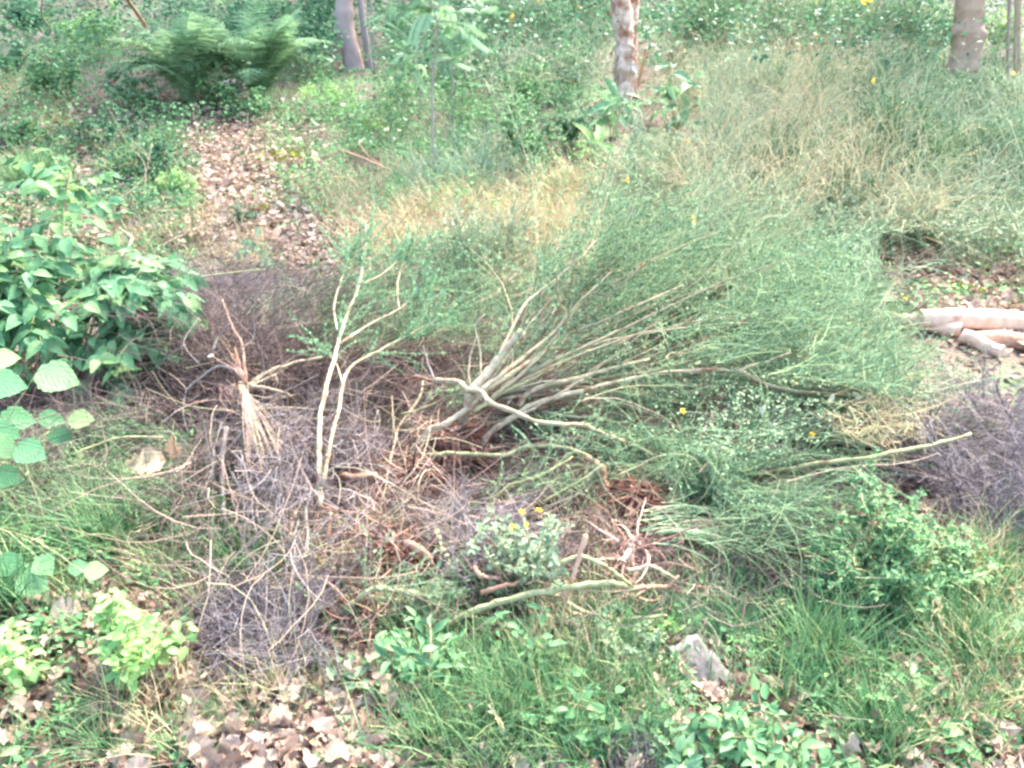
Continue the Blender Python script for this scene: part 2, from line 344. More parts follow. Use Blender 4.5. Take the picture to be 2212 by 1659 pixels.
# ------------------------------------------------------------------ loose ground layers (nobody could count these)
lit = MB()
def litter(n, poly, s=(.035, .07), lift=(.0, .03), lo=0., hi=1., tpl=CHIP, clump=0):
    p = scat(n, poly, lift, clump)
    if tpl is CHIP:
        x, y, _ = proj(p); pile = ((x - 1080) / 760) ** 2 + ((y - 900) / 400) ** 2 < 1; p = p[~pile | (rng.random(n) < .12)]; n = len(p)
    d = rdir(n) * [1, 1, .35]; nn = nrm(np.array([0, 0, 1.]) + rng.normal(size=(n, 3)) * .45)
    inst(lit, tpl, p, d, nn, rng.uniform(*s, n), rng.uniform(.5, .8, n), lo + (hi - lo) * rng.random(n) ** 1.1)
litter(9000, rect(-60, 1000, 2270, 1720), (.03, .06), hi=.8)
litter(4500, rect(-60, 550, 2270, 1100), (.03, .06), hi=.7)
litter(5000, rect(-60, 60, 2270, 640), (.035, .07), hi=.85)
litter(2500, rect(-20, 1260, 800, 1700), (.04, .08), (.01, .05), .1, .85, OAK)
litter(900, rect(420, 1440, 900, 1700), (.05, .1), (.02, .06), .35, .95, OAK)
litter(900, rect(700, 1500, 1300, 1700), (.05, .08), (.01, .05), .3, 1, OAK)
litter(1500, rect(1300, 1400, 2240, 1700), (.05, .08), (.01, .07), .2, 1, OAK)
litter(5000, [(340, 220), (600, 240), (800, 480), (860, 620), (520, 580), (330, 430)], (.028, .055), (.01, .04), .5, 1)
litter(3500, rect(-60, 200, 700, 520), (.04, .08), (.03, .10), .3, 1, CHIP)
litter(1800, [(620, 470), (860, 470), (860, 600), (620, 610)], (.035, .06), (.02, .08), .5, 1, OAK)
litter(2600, [(1880, 500), (2260, 540), (2260, 760), (1900, 640)], (.04, .07), (.01, .05), .4, 1)
litter(900, rect(40, 760, 330, 920), (.04, .06), (.01, .05), .4, 1, OAK)
litter(900, [(1180, 400), (1420, 380), (1300, 580), (1080, 560)], (.04, .06), (.01, .05), .5, 1)
litter(900, rect(1960, 1440, 2260, 1700), (.04, .07), (.02, .09), .3, 1, OAK)
for x0, x1 in ((-1000, -60), (2240, 3200)):
    litter(5000, rect(x0, 80, x1, 1700), (.04, .07), (.01, .05), 0, .8); litter(1500, rect(x0, 700, x1, 1900), (.05, .08), (.01, .05), .1, .9, OAK)
lit.build('leaf_litter', M['litter'], kind='stuff', label='brown and pinkish dead leaves littering the woodland floor', cat='dead leaves', smooth=False)

def grass(mb, n, poly, L=(.10, .25), r=.0016, clump=0, lean=.35, curl=.5, grav=.5, lift=0.0, lo=0, hi=1, wide=2.2):
    """blades: flat tapering strips with a fold"""
    b = scat(n, poly, lift, clump); d = nrm(Z + rng.normal(size=(n, 3)) * [lean, lean, .1])
    C = strands(b, d, rng.uniform(*L, n), 4, curl, grav, .03)
    dist = np.linalg.norm(b - [0, 0, CAMZ], axis=1)
    rr = (r * (0.7 + .09 * dist))[:, None] * np.array([1, 1.1, .9, .6, .1])[None] * rng.uniform(.7, 1.3, (n, 1))
    ok = np.where(clearpts(C[:, -1], .3) & clearpts(C[:, 2], .4))[0]; C = C[ok]; rr = rr[ok]; n = len(ok)
    sweep(mb, C, rr, 3, lo + (hi - lo) * rng.random(n))
gr = MB()
grass(gr, 2500, [(1430, 1280), (1700, 1180), (2230, 1150), (2240, 1700), (1700, 1700), (1400, 1500)], (.10, .28), .0019, 30)
grass(gr, 3800, [(830, 1330), (1300, 1260), (1480, 1400), (1500, 1700), (860, 1700)], (.10, .24), .0018, 28)
grass(gr, 1700, [(150, 1050), (520, 1020), (700, 1300), (330, 1290), (150, 1200)], (.10, .24), .0016, 26)
grass(gr, 1700, rect(0, 1280, 900, 1700), (.07, .2), .0015, 24)
grass(gr, 2500, rect(600, 150, 1050, 480), (.10, .25), .0022, 22, lo=.3)
grass(gr, 2000, rect(0, 230, 420, 560), (.08, .22), .0022, 22)
grass(gr, 2500, rect(1400, 100, 2240, 600), (.12, .3), .0022, 30)
grass(gr, 1800, rect(1850, 520, 2250, 700), (.05, .12), .002, 16, lo=.3)
grass(gr, 1800, [(1120, 420), (1500, 380), (1500, 600), (1150, 600)], (.1, .25), .002, 30, lo=.4)
grass(gr, 900, rect(-20, 1020, 400, 1330), (.1, .3), .0016, 22)
for x0, x1 in ((-1000, -60), (2240, 3200)): grass(gr, 3500, rect(x0, 100, x1, 1800), (.1, .28), .002, 40)
gr.build('grass', M['grass'], kind='stuff', label='fresh green grass growing in tufts between the litter', cat='grass')
gb = MB()
grass(gb, 900, [(900, 330), (1060, 310), (1120, 400), (1080, 450), (880, 440)], (.15, .35), .0024, 30, .5, .8, .9)
grass(gb, 700, [(1380, 1300), (1620, 1250), (1700, 1420), (1430, 1450)], (.08, .22), .0015, 30, .6, .6, .7)
grass(gb, 2200, rect(1550, 250, 2100, 620), (.12, .3), .0022, 40, .5, .6, .6)
gb.build('blue_green_grass', M['grass_blue'], kind='stuff', label='fine blue-green grass drooping in soft patches', cat='grass')
dg = MB()
grass(dg, 9000, [(680, 420), (1050, 410), (1400, 370), (1440, 540), (1200, 620), (760, 570)], (.14, .34), .0024, 34, .5, .8, .8)
grass(dg, 2800, [(1480, 170), (1950, 150), (1980, 440), (1500, 470)], (.12, .3), .0019, 34, .6, .8, .9)
grass(dg, 1500, rect(230, 420, 620, 600), (.1, .25), .0016, 26, .5, .7, .8)
grass(dg, 700, rect(1980, 1500, 2250, 1680), (.12, .3), .0016, 16, .9, .6, .9)
grass(dg, 600, rect(2050, 1230, 2250, 1480), (.12, .3), .0014, 26, .5, .6, .6)
grass(dg, 900, rect(-20, 1350, 1500, 1700), (.1, .25), .0013, 16, .5, .6, .6)
grass(dg, 1200, rect(300, 1100, 1500, 1400), (.1, .25), .0012, 20, .5, .6, .6)
grass(dg, 900, rect(0, 170, 130, 270), (.1, .3), .002, 20, .6, .6, .6)
dg.build('dry_grass', M['straw'], kind='stuff', label='straw coloured dry grass lying in loose swathes', cat='dry grass')

gc = MB()
def cover(n, poly, s=(.02, .045), lift=(.02, .2), clump=26, lo=0, hi=1, tpl=DIAM):
    p = scat(n, poly, lift, clump); p = p[clearpts(p, .08)]; n = len(p); d = rdir(n) * [1, 1, .5]; nn = nrm(Z + rng.normal(size=(n, 3)) * .5)
    inst(gc, tpl, p, d, nn, rng.uniform(*s, n), rng.uniform(.45, .7, n), lo + (hi - lo) * rng.random(n))
cover(22000, rect(-60, -20, 1260, 250), (.028, .055), (.02, .4), 26, 0, .75)
cover(3500, rect(560, 250, 1000, 440), (.02, .04), (.02, .15), 22, .3)
cover(6000, rect(-60, 230, 420, 600), (.02, .04), (.02, .2), 16)
cover(4500, rect(600, 150, 1300, 450), (.025, .045), (.02, .25), 18, .2)
cover(6000, rect(1180, -20, 2270, 260), (.02, .045), (.02, .4), 34, 0, .6)
cover(5000, rect(1400, 240, 2270, 620), (.02, .045), (.02, .3), 34)
cover(3600, rect(-60, 1180, 900, 1700), (.014, .03), (.01, .08), 20)
cover(3500, rect(1400, 1200, 2270, 1700), (.015, .03), (.01, .12), 22)
cover(900, [(300, 220), (640, 240), (820, 480), (860, 620), (480, 580), (300, 430)], (.02, .04), (.02, .14), 14)
cover(1500, rect(0, 880, 450, 1200), (.018, .035), (.01, .14), 22)
_gc = gc; gc = MB()
cover(15000, rect(-60, -30, 2270, 90), (.04, .08), (.02, 1.0), 30, 0, 1)  # darker leaf colour stands in for the forest shade along the top
cover(4000, rect(380, 0, 760, 120), (.06, .1), (.02, .6), 24, 0, 1)
cover(3500, rect(860, 0, 1300, 160), (.05, .09), (.02, .5), 24, 0, 1)
cover(3000, [(100, 300), (400, 290), (420, 440), (60, 450)], (.025, .04), (.02, .2), 18, 0, 1)
gc.build('undergrowth', M['leaf_dark'], kind='stuff', label='leafy undergrowth, coloured darker for the shade below the trees', cat='undergrowth'); gc = _gc
for x0, x1 in ((-1000, -60), (2240, 3200)): cover(9000, rect(x0, -20, x1, 700), (.03, .06), (.02, .4), 30, 0, .8); cover(5000, rect(x0, 600, x1, 1800), (.018, .04), (.01, .15), 26)
gc.build('ground_cover', M['leaf_mid'], kind='stuff', label='low mixed green leaves covering the woodland floor', cat='ground cover')

# ------------------------------------------------------------------ stems traced in space
def stem(mb, pts, r0, r1=None, sides=7, rnd=None, wob=.0018):
    """pts: (px, py, lift) list -> tapered tube; returns its centre line"""
    a = np.array(pts, float); W = P(a[:, 0], a[:, 1], a[:, 2]); c = catmull(W, 5)
    c[1:-1] += rng.normal(size=c[1:-1].shape) * wob * min(1, r0 / .01)
    k = len(c); r1 = r0 * .55 if r1 is None else r1
    R = np.linspace(r0, r1, k) * (1 + .09 * np.sin(np.arange(k) * 1.9 + rng.random() * 6) + .05 * rng.normal(size=k))
    sweep(mb, c[None], R[None], sides, rng.uniform(.3, .75) if rnd is None else rnd, caps=True)
    return c
def world_stem(mb, W, r0, r1, sides=8, rnd=.5, wob=.01, per=5):
    c = catmull(np.array(W, float), per); c[1:-1] += rng.normal(size=c[1:-1].shape) * wob; k = len(c)
    R = np.linspace(r0, r1, k) * (1 + .05 * rng.normal(size=k)); sweep(mb, c[None], R[None], sides, rnd, caps=True); return c

LATER = []
def later(f, *a, **k): LATER.append((f, a, k))

def branch(parent, pts, r0, r1=None, m='bark', name='branch'):
    mb = MB(); c = stem(mb, pts, r0, r1); mark(c, max(r0 * 1.7, .012)); mb.build(name, M[m], parent); return c

def rootball(parent, px, py, lift, size, n=60, down=.4, m='root', soil=True):
    c = P1(px, py, lift); mb = MB(); mark(np.array([c, c + [0, .01, 0]]), size * .42)
    d = rdir(n) * [1, 1, .7] + [0, -.2, -down * .4]
    C = strands(c + rng.normal(size=(n, 3)) * size * .12, d, size * rng.uniform(.5, 1.3, n), 7, 1.2, .35, .16)
    sweep(mb, C, taper(n, 8, rng.uniform(.2, 1, n) ** 2 * .009 + .0015, .0008), 4, rng.random(n))
    k = n * 5; d2 = rdir(k) + [0, 0, -.3]; bi = rng.integers(0, n, k); bj = rng.integers(1, 7, k)
    C2 = strands(C[bi, bj], d2, size * rng.uniform(.15, .5, k), 4, 1.4, .4, .2)
    sweep(mb, C2, taper(k, 5, .0015, .0005), 3, rng.random(k)); mb.build('root', M[m], parent)
    if soil:
        s = MB(); u = np.linspace(0, np.pi, 13); w = np.linspace(0, 2 * np.pi, 20, endpoint=False); U, Wv = np.meshgrid(u, w, indexing='ij')
        S = np.stack([np.sin(U) * np.cos(Wv), np.sin(U) * np.sin(Wv), np.cos(U)], -1) * (1 + .28 * rng.normal(size=U.shape + (1,)) * np.sin(U)[..., None])
        i0 = np.arange(12)[:, None] * 20; j0 = np.arange(20)[None]; j1 = (j0 + 1) % 20
        s.add(c + S * size * np.array([.42, .35, .30]) + [0, .04, -size * .1], np.stack([i0 + j0, i0 + 20 + j0, i0 + 20 + j1, i0 + j1], -1).reshape(-1, 4), .5)
        s.build('soil_clod', M['soil'], parent, smooth=False)
    return c

def twiggery(parent, lines, n, L, spread=.35, r=.0013, m='broom', leaves=0, lm=None, ls=.012, t0=.35, grav=.1, name='twig', curl=.5, bias=(0, 0, 0), seg=4, side=0.0, keep=.1):
    """fine twigs growing forward from the outer part of each centre line"""
    mb = MB(); lb = MB(); w = np.array([len(l) for l in lines], float); w /= w.sum()
    which = rng.choice(len(lines), n, p=w); base = np.zeros((n, 3)); tan = np.zeros((n, 3))
    for i, l in enumerate(lines):
        s = np.where(which == i)[0]
        if len(s) == 0: continue
        t = (t0 + (1 - t0) * rng.random(len(s)) ** .8) * (len(l) - 1); a = np.clip(t.astype(int), 0, len(l) - 2); f = (t - a)[:, None]
        base[s] = l[a] * (1 - f) + l[a + 1] * f; tan[s] = nrm(l[a + 1] - l[a])
    if side: base = base + rng.normal(size=(n, 3)) * side * [1, 1, .5]; base[:, 2] = np.maximum(base[:, 2], hgt(base[:, 0], base[:, 1]) + .02)
    d = nrm(tan + rng.normal(size=(n, 3)) * spread + np.array(bias)); C = strands(base, d, rng.uniform(L[0], L[1], n), seg, curl, grav, .06); C = clear(C, keep); n = len(C)
    rn = rng.random(n); sweep(mb, C, taper(n, seg + 1, r, r * .45), 3, rn); mb.build(name, M[m], parent)
    if leaves:
        bi = rng.integers(0, n, leaves); bj = rng.integers(0, seg, leaves); f = rng.random((leaves, 1)); p = C[bi, bj] * (1 - f) + C[bi, bj + 1] * f
        dd = nrm(nrm(C[bi, bj + 1] - C[bi, bj]) + rdir(leaves) * .8); inst(lb, DIAM, p, dd, rdir(leaves), rng.uniform(.7, 1.4, leaves) * ls, .5); lb.build('leaves', M[lm or m], parent)
    return C

def petals(parent, pts, s=.014, m='yellow', name='flower', k=5):
    for p in pts:
        mb = MB(); inst(mb, OVATE, np.repeat(p[None], k, 0), rdir(k) + [0, 0, .4], rdir(k), s * rng.uniform(.8, 1.3, k), .75); mb.build(name, M[m], parent)

def fan(hub, dirv, n, L, spread, curl=.3, grav=.1, seg=6):
    b = np.repeat(np.array(hub)[None], n, 0) + rng.normal(size=(n, 3)) * .02
    return strands(b, nrm(np.array(dirv, float))[None] + rng.normal(size=(n, 3)) * spread, rng.uniform(*L, n), seg, curl, grav, .05)

# ---- main uprooted broom: pale stems fan from the hub to the upper right
A = thing('uprooted_broom', P1(1000, 950), 'largest uprooted broom, thick pale stems fanning right from red roots', 'uprooted bush', 'uprooted broom bushes thrown on the pile')
LA = []
def tb(par, i, j, pts, r0, r1=None, m='bark', name='branch'): return branch(par, T(i, j, pts), r0, r1, m, name)
LA.append(tb(A, 1, 1, [(840, 880, .30), (960, 740, .36), (1060, 620, .42), (1175, 485, .50)], .0195, .016))
LA[-1] = LA[-1]
tb(A, 1, 1, [(835, 850, .31), (822, 960, .25), (795, 1080, .15), (770, 1200, .06)], .019, .017)
LA.append(tb(A, 1, 1, [(480, 1320, .05), (490, 1240, .10), (560, 1140, .16), (690, 1080, .20), (800, 1000, .23), (900, 900, .27), (1000, 830, .29), (1250, 670, .33), (1340, 600, .35), (1450, 520, .37), (1700, 420, .40), (1900, 330, .42), (2212, 190, .46)], .0155, .007))
LA.append(tb(A, 1, 1, [(600, 810, .25), (760, 820, .28), (810, 860, .31), (900, 880, .31), (970, 950, .30), (1140, 1020, .28), (1300, 1080, .25), (1560, 1100, .24), (1700, 1150, .20), (1850, 1210, .17), (2050, 1300, .12)], .0135, .007))
LA.append(tb(A, 1, 1, [(850, 1020, .20), (1000, 900, .26), (1150, 780, .30), (1340, 590, .37), (1445, 410, .47), (1405, 250, .60), (1395, 60, .72)], .010, .003))
LA.append(tb(A, 1, 1, [(900, 870, .31), (1050, 760, .34), (1200, 640, .37), (1390, 480, .42), (1560, 280, .52), (1750, 100, .60)], .012, .004))
LA.append(tb(A, 1, 1, [(1340, 600, .355), (1440, 600, .34), (1550, 580, .34), (1700, 540, .36)], .009, .004))
LA.append(tb(A, 1, 1, [(1150, 975, .18), (1200, 900, .22), (1320, 840, .25), (1500, 800, .27), (1750, 730, .30), (2000, 670, .32)], .014, .007))
LA.append(tb(A, 1, 1, [(920, 1260, .05), (950, 1160, .10), (1100, 1050, .15), (1250, 960, .19), (1500, 890, .23), (1750, 830, .26), (2080, 760, .30), (2390, 740, .32), (2572, 740, .33), (2732, 690, .34), (2912, 630, .36)], .014, .006))
LA.append(tb(A, 2, 1, [(360, 742, .33), (540, 830, .28), (750, 880, .24), (930, 890, .21), (1130, 902, .19)], .009, .0045))
LA.append(tb(A, 1, 1, [(1190, 1000, .16), (1400, 930, .20), (1650, 870, .23), (1900, 900, .22), (2180, 950, .20)], .008, .004, 'bark_green'))
LA.append(tb(A, 1, 1, [(1300, 1010, .15), (1500, 1040, .15), (1700, 1050, .14), (1850, 1120, .10)], .007, .004, 'bark_green'))
LA.append(tb(A, 1, 1, [(905, 850, .31), (1020, 640, .40), (1180, 330, .52), (1290, 230, .56), (1390, 150, .60), (1560, 0, .66), (1640, -90, .70)], .0075, .003, 'bark'))
LA.append(tb(A, 1, 1, [(960, 830, .30), (1100, 610, .40), (1240, 420, .45), (1400, 240, .52), (1480, 160, .55)], .006, .002, 'bark'))
LA.append(tb(A, 1, 1, [(1450, 440, .44), (1580, 270, .50), (1700, 270, .50)], .006, .003, 'bark_green'))
LA.append(tb(A, 1, 1, [(860, 1010, .22), (1050, 880, .26), (1250, 790, .28), (1480, 640, .34), (1790, 480, .40)], .009, .004, 'bark_green'))
LA.append(tb(A, 1, 1, [(1000, 1110, .12), (1300, 960, .20), (1560, 800, .27), (1700, 700, .30)], .007, .003))
LA.append(tb(A, 1, 1, [(880, 1110, .10), (1050, 1060, .13), (1300, 960, .18)], .006, .004, 'bark_green'))
LA.append(tb(A, 1, 1, [(380, 1030, .14), (560, 980, .18), (700, 910, .22), (810, 895, .27)], .006, .005, 'bark_green'))
tb(A, 1, 1, [(830, 860, .31), (828, 700, .38), (850, 600, .43), (880, 500, .48)], .005, .002)
tb(A, 1, 1, [(905, 800, .34), (900, 620, .42), (868, 450, .52), (930, 380, .56)], .004, .002)
tb(A, 1, 1, [(1350, 560, .38), (1370, 470, .42), (1400, 400, .45)], .005, .002)
tb(A, 1, 1, [(610, 810, .25), (560, 690, .30), (530, 580, .36)], .004, .002, 'bark_grey')
rootball(A, 985, 950, .09, .24, 90); rootball(A, 900, 1020, .06, .22, 90, soil=False); rootball(A, 1040, 985, .06, .15, 40, soil=False)
# the red root curl above left of the hub
for pts in ([(600, 810, .25), (520, 795, .25), (430, 830, .22), (350, 900, .17), (300, 980, .10)], [(590, 830, .25), (500, 850, .22), (400, 880, .18), (330, 930, .12)], [(560, 800, .25), (480, 780, .26), (400, 810, .22), (340, 870, .18), (290, 1060, .08)]):
    tb(A, 1, 1, pts, .006, .002, 'root', 'root')
tb(A, 1, 1, [(770, 1100, .15), (740, 1180, .09), (780, 1260, .03)], .013, .006, 'root', 'root')
# hidden bulk of the crown
hubA = P1(1080, 850, .22); FA = fan(hubA, (.85, .50, .02), 46, (1.0, 1.9), .36, .6, .12)
mb = MB(); sweep(mb, FA, taper(46, 7, rng.uniform(.003, .0075, 46), .0015), 5, rng.random(46)); mb.build('thin_branch', M['bark'], A)
mark_all = [mark(l, .007) for l in FA[::3]]
L2 = LA + list(FA)
later(twiggery, A, [l for l in L2 if len(l) > 5], 9000, (.08, .32), .5, .0012, 'broom', 34000, 'broom', .014, .5, .15, 'twig', side=.05)
FB = fan(P1(1420, 620, .22), (.75, .75, .12), 26, (.6, 1.2), .22, .4, .05); FC = fan(P1(1600, 880, .16), (1, .15, .02), 26, (.5, .95), .22, .5, .15)
later(twiggery, A, list(FB) + list(FC), 6500, (.08, .3), .5, .0012, 'broom_pale', 20000, 'broom', .013, .1, .12, 'pale_twig', side=.06)
petals(A, [P1(*q) for q in ((1475, 887, .30), (1718, 828, .28), (1755, 938, .22), (1762, 580, .4), (1498, 470, .6), (1500, 478, .58), (1955, 645, .35))], .015)
for q in ((1515, 693, .42), (1500, 700, .42), (1860, 865, .25), (1790, 868, .25), (2010, 862, .2), (1640, 892, .25), (2030, 845, .22)):
    mb = MB(); p = P1(*q); inst(mb, OVATE, p[None], np.array([[rng.normal(), .3, .5]]), np.array([[0, -1., .4]]), .045, .5); mb.build('pale_leaf', M['white'], A)

# ---- left pale sapling with two forking stems
B = thing('uprooted_sapling', P1(700, 1120), 'pale two-stemmed broom sapling with bare pink roots, left of the big roots', 'uprooted sapling', 'uprooted broom bushes thrown on the pile')
LB = [branch(B, [(692, 1100, .06), (690, 1030, .12), (689, 940, .20), (697, 870, .27), (722, 775, .36), (742, 700, .43), (770, 635, .50), (785, 565, .58), (792, 480, .68)], .0125, .004),
      branch(B, [(697, 1050, .12), (712, 965, .20), (732, 880, .27), (754, 797, .34), (830, 752, .37), (900, 715, .40), (968, 678, .44)], .009, .0035),
      branch(B, [(730, 745, .39), (800, 700, .42), (862, 668, .45), (892, 640, .48), (925, 610, .52)], .006, .003),
      branch(B, [(728, 715, .42), (722, 660, .47), (738, 600, .54), (760, 540, .6)], .0045, .002),
      branch(B, [(862, 668, .45), (858, 620, .50), (870, 570, .55), (890, 540, .6)], .004, .002),
      branch(B, [(780, 615, .52), (830, 590, .55), (860, 560, .58)], .005, .003),
      branch(B, [(740, 830, .31), (728, 790, .34), (705, 760, .38)], .004, .002)]
for pts, r in (([(692, 1098, .06), (720, 1102, .06), (770, 1108, .04), (822, 1124, .02)], .010), ([(715, 1102, .06), (712, 1150, .03), (728, 1180, .02), (765, 1186, .02)], .006), ([(716, 1104, .06), (705, 1180, .02), (695, 1215, .01)], .005), ([(690, 1098, .06), (678, 1150, .03), (690, 1190, .01)], .004)):
    branch(B, pts, r, r * .4, 'bark_pink', 'root')
later(twiggery, B, LB, 1700, (.1, .32), .35, .0012, 'broom', 7000, 'leaf_blue', .014, .55, .05)

# ---- dead shrub on the left with straw bundle
D = thing('dead_shrub', P1(540, 900), 'dead grey-brown shrub with a broken pale crown and forked side branches', 'dead bush')
LD = [tb(D, 0, 1, [(1600, 850, .24), (1650, 810, .25), (1740, 750, .27), (1920, 690, .29), (2090, 655, .31)], .011, .006),
      tb(D, 0, 1, [(1620, 840, .24), (1740, 790, .25), (1860, 720, .27)], .007, .005),
      tb(D, 0, 1, [(1620, 845, .24), (1720, 855, .23), (1850, 890, .20), (1920, 945, .15)], .009, .004),
      tb(D, 0, 1, [(1780, 770, .26), (1800, 820, .23), (1775, 870, .20)], .004, .002),
      tb(D, 0, 1, [(1600, 840, .24), (1580, 700, .32), (1575, 580, .38), (1500, 450, .45), (1440, 280, .55)], .008, .003, 'bark_pink'),
      tb(D, 0, 1, [(1575, 590, .38), (1640, 540, .40), (1650, 440, .46)], .004, .002, 'bark_grey'),
      tb(D, 0, 1, [(1375, 610, .32), (1420, 520, .36), (1480, 440, .42)], .005, .003, 'bark_grey'),
      tb(D, 0, 1, [(1560, 760, .26), (1500, 730, .26), (1400, 720, .24), (1250, 830, .18), (1200, 900, .14), (1190, 1040, .09), (1235, 1200, .03)], .007, .003, 'bark_grey'),
      tb(D, 0, 1, [(1290, 700, .26), (1190, 560, .32), (1290, 400, .38)], .003, .0015, 'bark_grey'),
      tb(D, 0, 1, [(1200, 570, .28), (1060, 680, .22), (1030, 760, .16), (1130, 900, .08)], .004, .002, 'bark_grey')]
for k in range(9):
    a = rng.normal() * 60; tb(D, 0, 1, [(1590, 830, .25), (1560 + a * .4, 740, .30), (1500 + a * 1.4, 640 + rng.normal() * 30, .33)], .006, .0015, 'bark_pink', 'splinter')
tb(D, 0, 1, [(1560, 850, .22), (1520, 900, .18), (1480, 960, .14), (1440, 1010, .11)], .014, .006, 'bark_pink', 'bark_strip')
FD = fan(P1(530, 830, .22), (-.2, .4, .3), 30, (.4, .9), .7, .7, .25); FD2 = fan(P1(560, 900, .18), (.15, -.7, -.1), 24, (.4, .8), .45, .6, .15)
later(twiggery, D, LD + list(FD) + list(FD2), 5200, (.12, .4), .55, .0013, 'dead', 0, None, .01, .1, .25, 'twig', .9, side=.05)
SB = thing('straw_bundle', P1(590, 960), 'bundle of bleached dry stalks fanning down over the dead shrub', 'dry stalks')
mb = MB()
for k in range(44):
    t = k / 43; ex = 1640 + 330 * rng.random() ** 1.6 - 30; ey = 1200 + 240 * rng.random()
    a = np.array(T(0, 1, [(1575 + 12 * rng.normal(), 830 + 60 * rng.random(), .28), ((1600 + ex) / 2 - 10 + 8 * rng.normal(), (870 + ey) / 2 + 20 * rng.normal(), .26), (ex, ey, .16 + .05 * rng.random())]))
    c = catmull(P(a[:, 0], a[:, 1], a[:, 2]), 5); sweep(mb, c[None], np.linspace(.0017, .0008, len(c))[None], 4, rng.random(), True)
mb.build('stalk', M['tan_twig'], SB)
def stick(name, pts, r0, r1, m, label, cat='stick', group='loose sticks on the pile', tile=None):
    if tile: pts = T(tile[0], tile[1], pts)
    mb = MB(); c = stem(mb, pts, r0, r1, 8, .12 if m == 'bark_grey' else None); mark(c, max(r0 * 1.6, .010)); o = P1(pts[0][0], pts[0][1], 0.)
    return mb.build(name, M[m], None, label, cat, group, origin=o)
stick('stick', [(1520, 1190, .20), (1600, 1110, .21), (1690, 1062, .22), (1838, 1028, .24)], .006, .0045, 'bark_grey', 'short flat grey stick lying across the bundle of dry stalks', tile=(0, 1))
stick('stick', T(0, 1, [(1465, 1110, .22), (1445, 1300, .18), (1440, 1500, .13)]) + T(0, 2, [(1450, 0, .12), (1505, 190, .06), (1535, 310, .02)]), .0095, .006, 'bark_grey', 'long grey-violet stick standing upright in the dead brush')
stick('stick', [(690, 100, .30), (850, 130, .30), (1000, 160, .28), (1200, 150, .27), (1400, 120, .27), (1720, 85, .26)], .0075, .004, 'bark_green', 'long olive stick running right from the leafy shrub', tile=(0, 1))
stick('stick', [(860, 125, .30), (1000, 230, .26), (1180, 330, .22), (1290, 365, .19)], .006, .004, 'bark_green', 'olive stick slanting down under the longer olive stick', tile=(0, 1))
stick('stick', [(770, 1680, .30), (850, 1575, .36), (840, 1530, .38), (790, 1490, .40)], .0095, .006, 'bark', 'crooked pale stick end poking up behind the leafy shrub', tile=(0, 0))
stick('twig', [(600, 1345, .12), (800, 1270, .18), (900, 1190, .24), (945, 1120, .30), (962, 1040, .38), (985, 930, .48)], .0055, .0028, 'bark', 'arching bare twig rising behind the leafy shrub', 'twig', tile=(0, 0))
stick('twig', [(962, 1040, .38), (935, 980, .42), (870, 920, .46)], .003, .0015, 'bark', 'thin side twig leaning left off the arching twig', 'twig', tile=(0, 0))
stick('stick', [(730, 322, .06), (780, 340, .10), (830, 362, .12), (850, 372, .08)], .013, .010, 'bark_pink', 'pale stick lying in the grass left of the feathery sapling')
stick('stick', [(775, 310, .1), (800, 340, .08), (830, 355, .05)], .008, .005, 'bark_pink', 'shorter dull stick crossing the pale one in grass')
stick('stick', T(1, 1, [(530, 810, .16), (500, 930, .14), (380, 1100, .10), (310, 1350, .06), (290, 1480, .05)]) + T(1, 2, [(250, -20, .02)]), .0065, .0035, 'bark', 'thin crooked stick left of the large red roots')
stick('stick', [(530, 1290, .12), (800, 1280, .14), (1060, 1292, .14), (1180, 1240, .17), (1400, 1235, .18), (1560, 1280, .17), (1690, 1370, .14), (1715, 1480, .10), (1800, 1690, .04)], .0085, .006, 'bark_green', 'yellow-green curved stick below the big stems ending in a scraped tip', tile=(1, 1))
stick('stick', [(1600, 1310, .17), (1690, 1375, .16), (1712, 1480, .12), (1750, 1600, .08), (1790, 1700, .04)], .013, .007, 'bark_pink', 'orange scraped root stub curving down right of the pile centre', tile=(1, 1))
stick('stick', [(460, 1430, .10), (800, 1360, .20), (1200, 1300, .25), (1550, 1240, .28), (1870, 1150, .32)], .010, .005, 'bark_green', 'long straight brown stick pointing to the right edge', tile=(2, 1))
stick('stick', [(1560, 1490, .02), (1620, 1300, .06), (1700, 1290, .1)], .004, .002, 'bark_pink', 'short pink twig low in the centre brush', tile=(1, 1))
stick('stick', [(340, 1135, .08), (450, 1130, .10), (620, 1115, .12)], .007, .005, 'bark', 'short pinkish stick left of the dark root hollow', tile=(1, 1))
stick('stick', [(-10, 440, .06), (180, 400, .12), (330, 370, .12), (420, 330, .14)], .007, .004, 'bark_green', 'faint green stick across the left brush', tile=(0, 1)) if False else None
stick('stick', [(480, 1280, .12), (640, 1220, .14), (800, 1175, .16), (1060, 1175, .16)], .006, .004, 'bark_green', 'olive stick lying left in shade above the tan leaf', tile=(0, 1))
stick('stick', [(1040, 1090, .12), (1180, 980, .14), (1290, 900, .16)], .005, .003, 'bark_grey', 'thin grey-green stick slanting up left of the dead shrub', tile=(0, 1))
stick('stick', [(560, 690, .02), (660, 860, .10), (740, 980, .18), (760, 1030, .2)], .006, .004, 'trunk_brown', 'dark bare stick rising in the shade under the leafy shrub', tile=(0, 1)) if False else None
stick('chip', [(0, 1425, .06), (90, 1430, .07), (230, 1420, .06)], .016, .012, 'bark_pink', 'pale split wood chip lying beside the red root mat', 'wood chip', tile=(1, 1))
stick('stick', [(1650, 240, .02), (1790, 140, .06), (1870, 60, .08), (1920, 0, .1)], .004, .003, 'bark_pink', 'pink-brown stick at the foot of the two-stemmed sapling', tile=(0, 2))
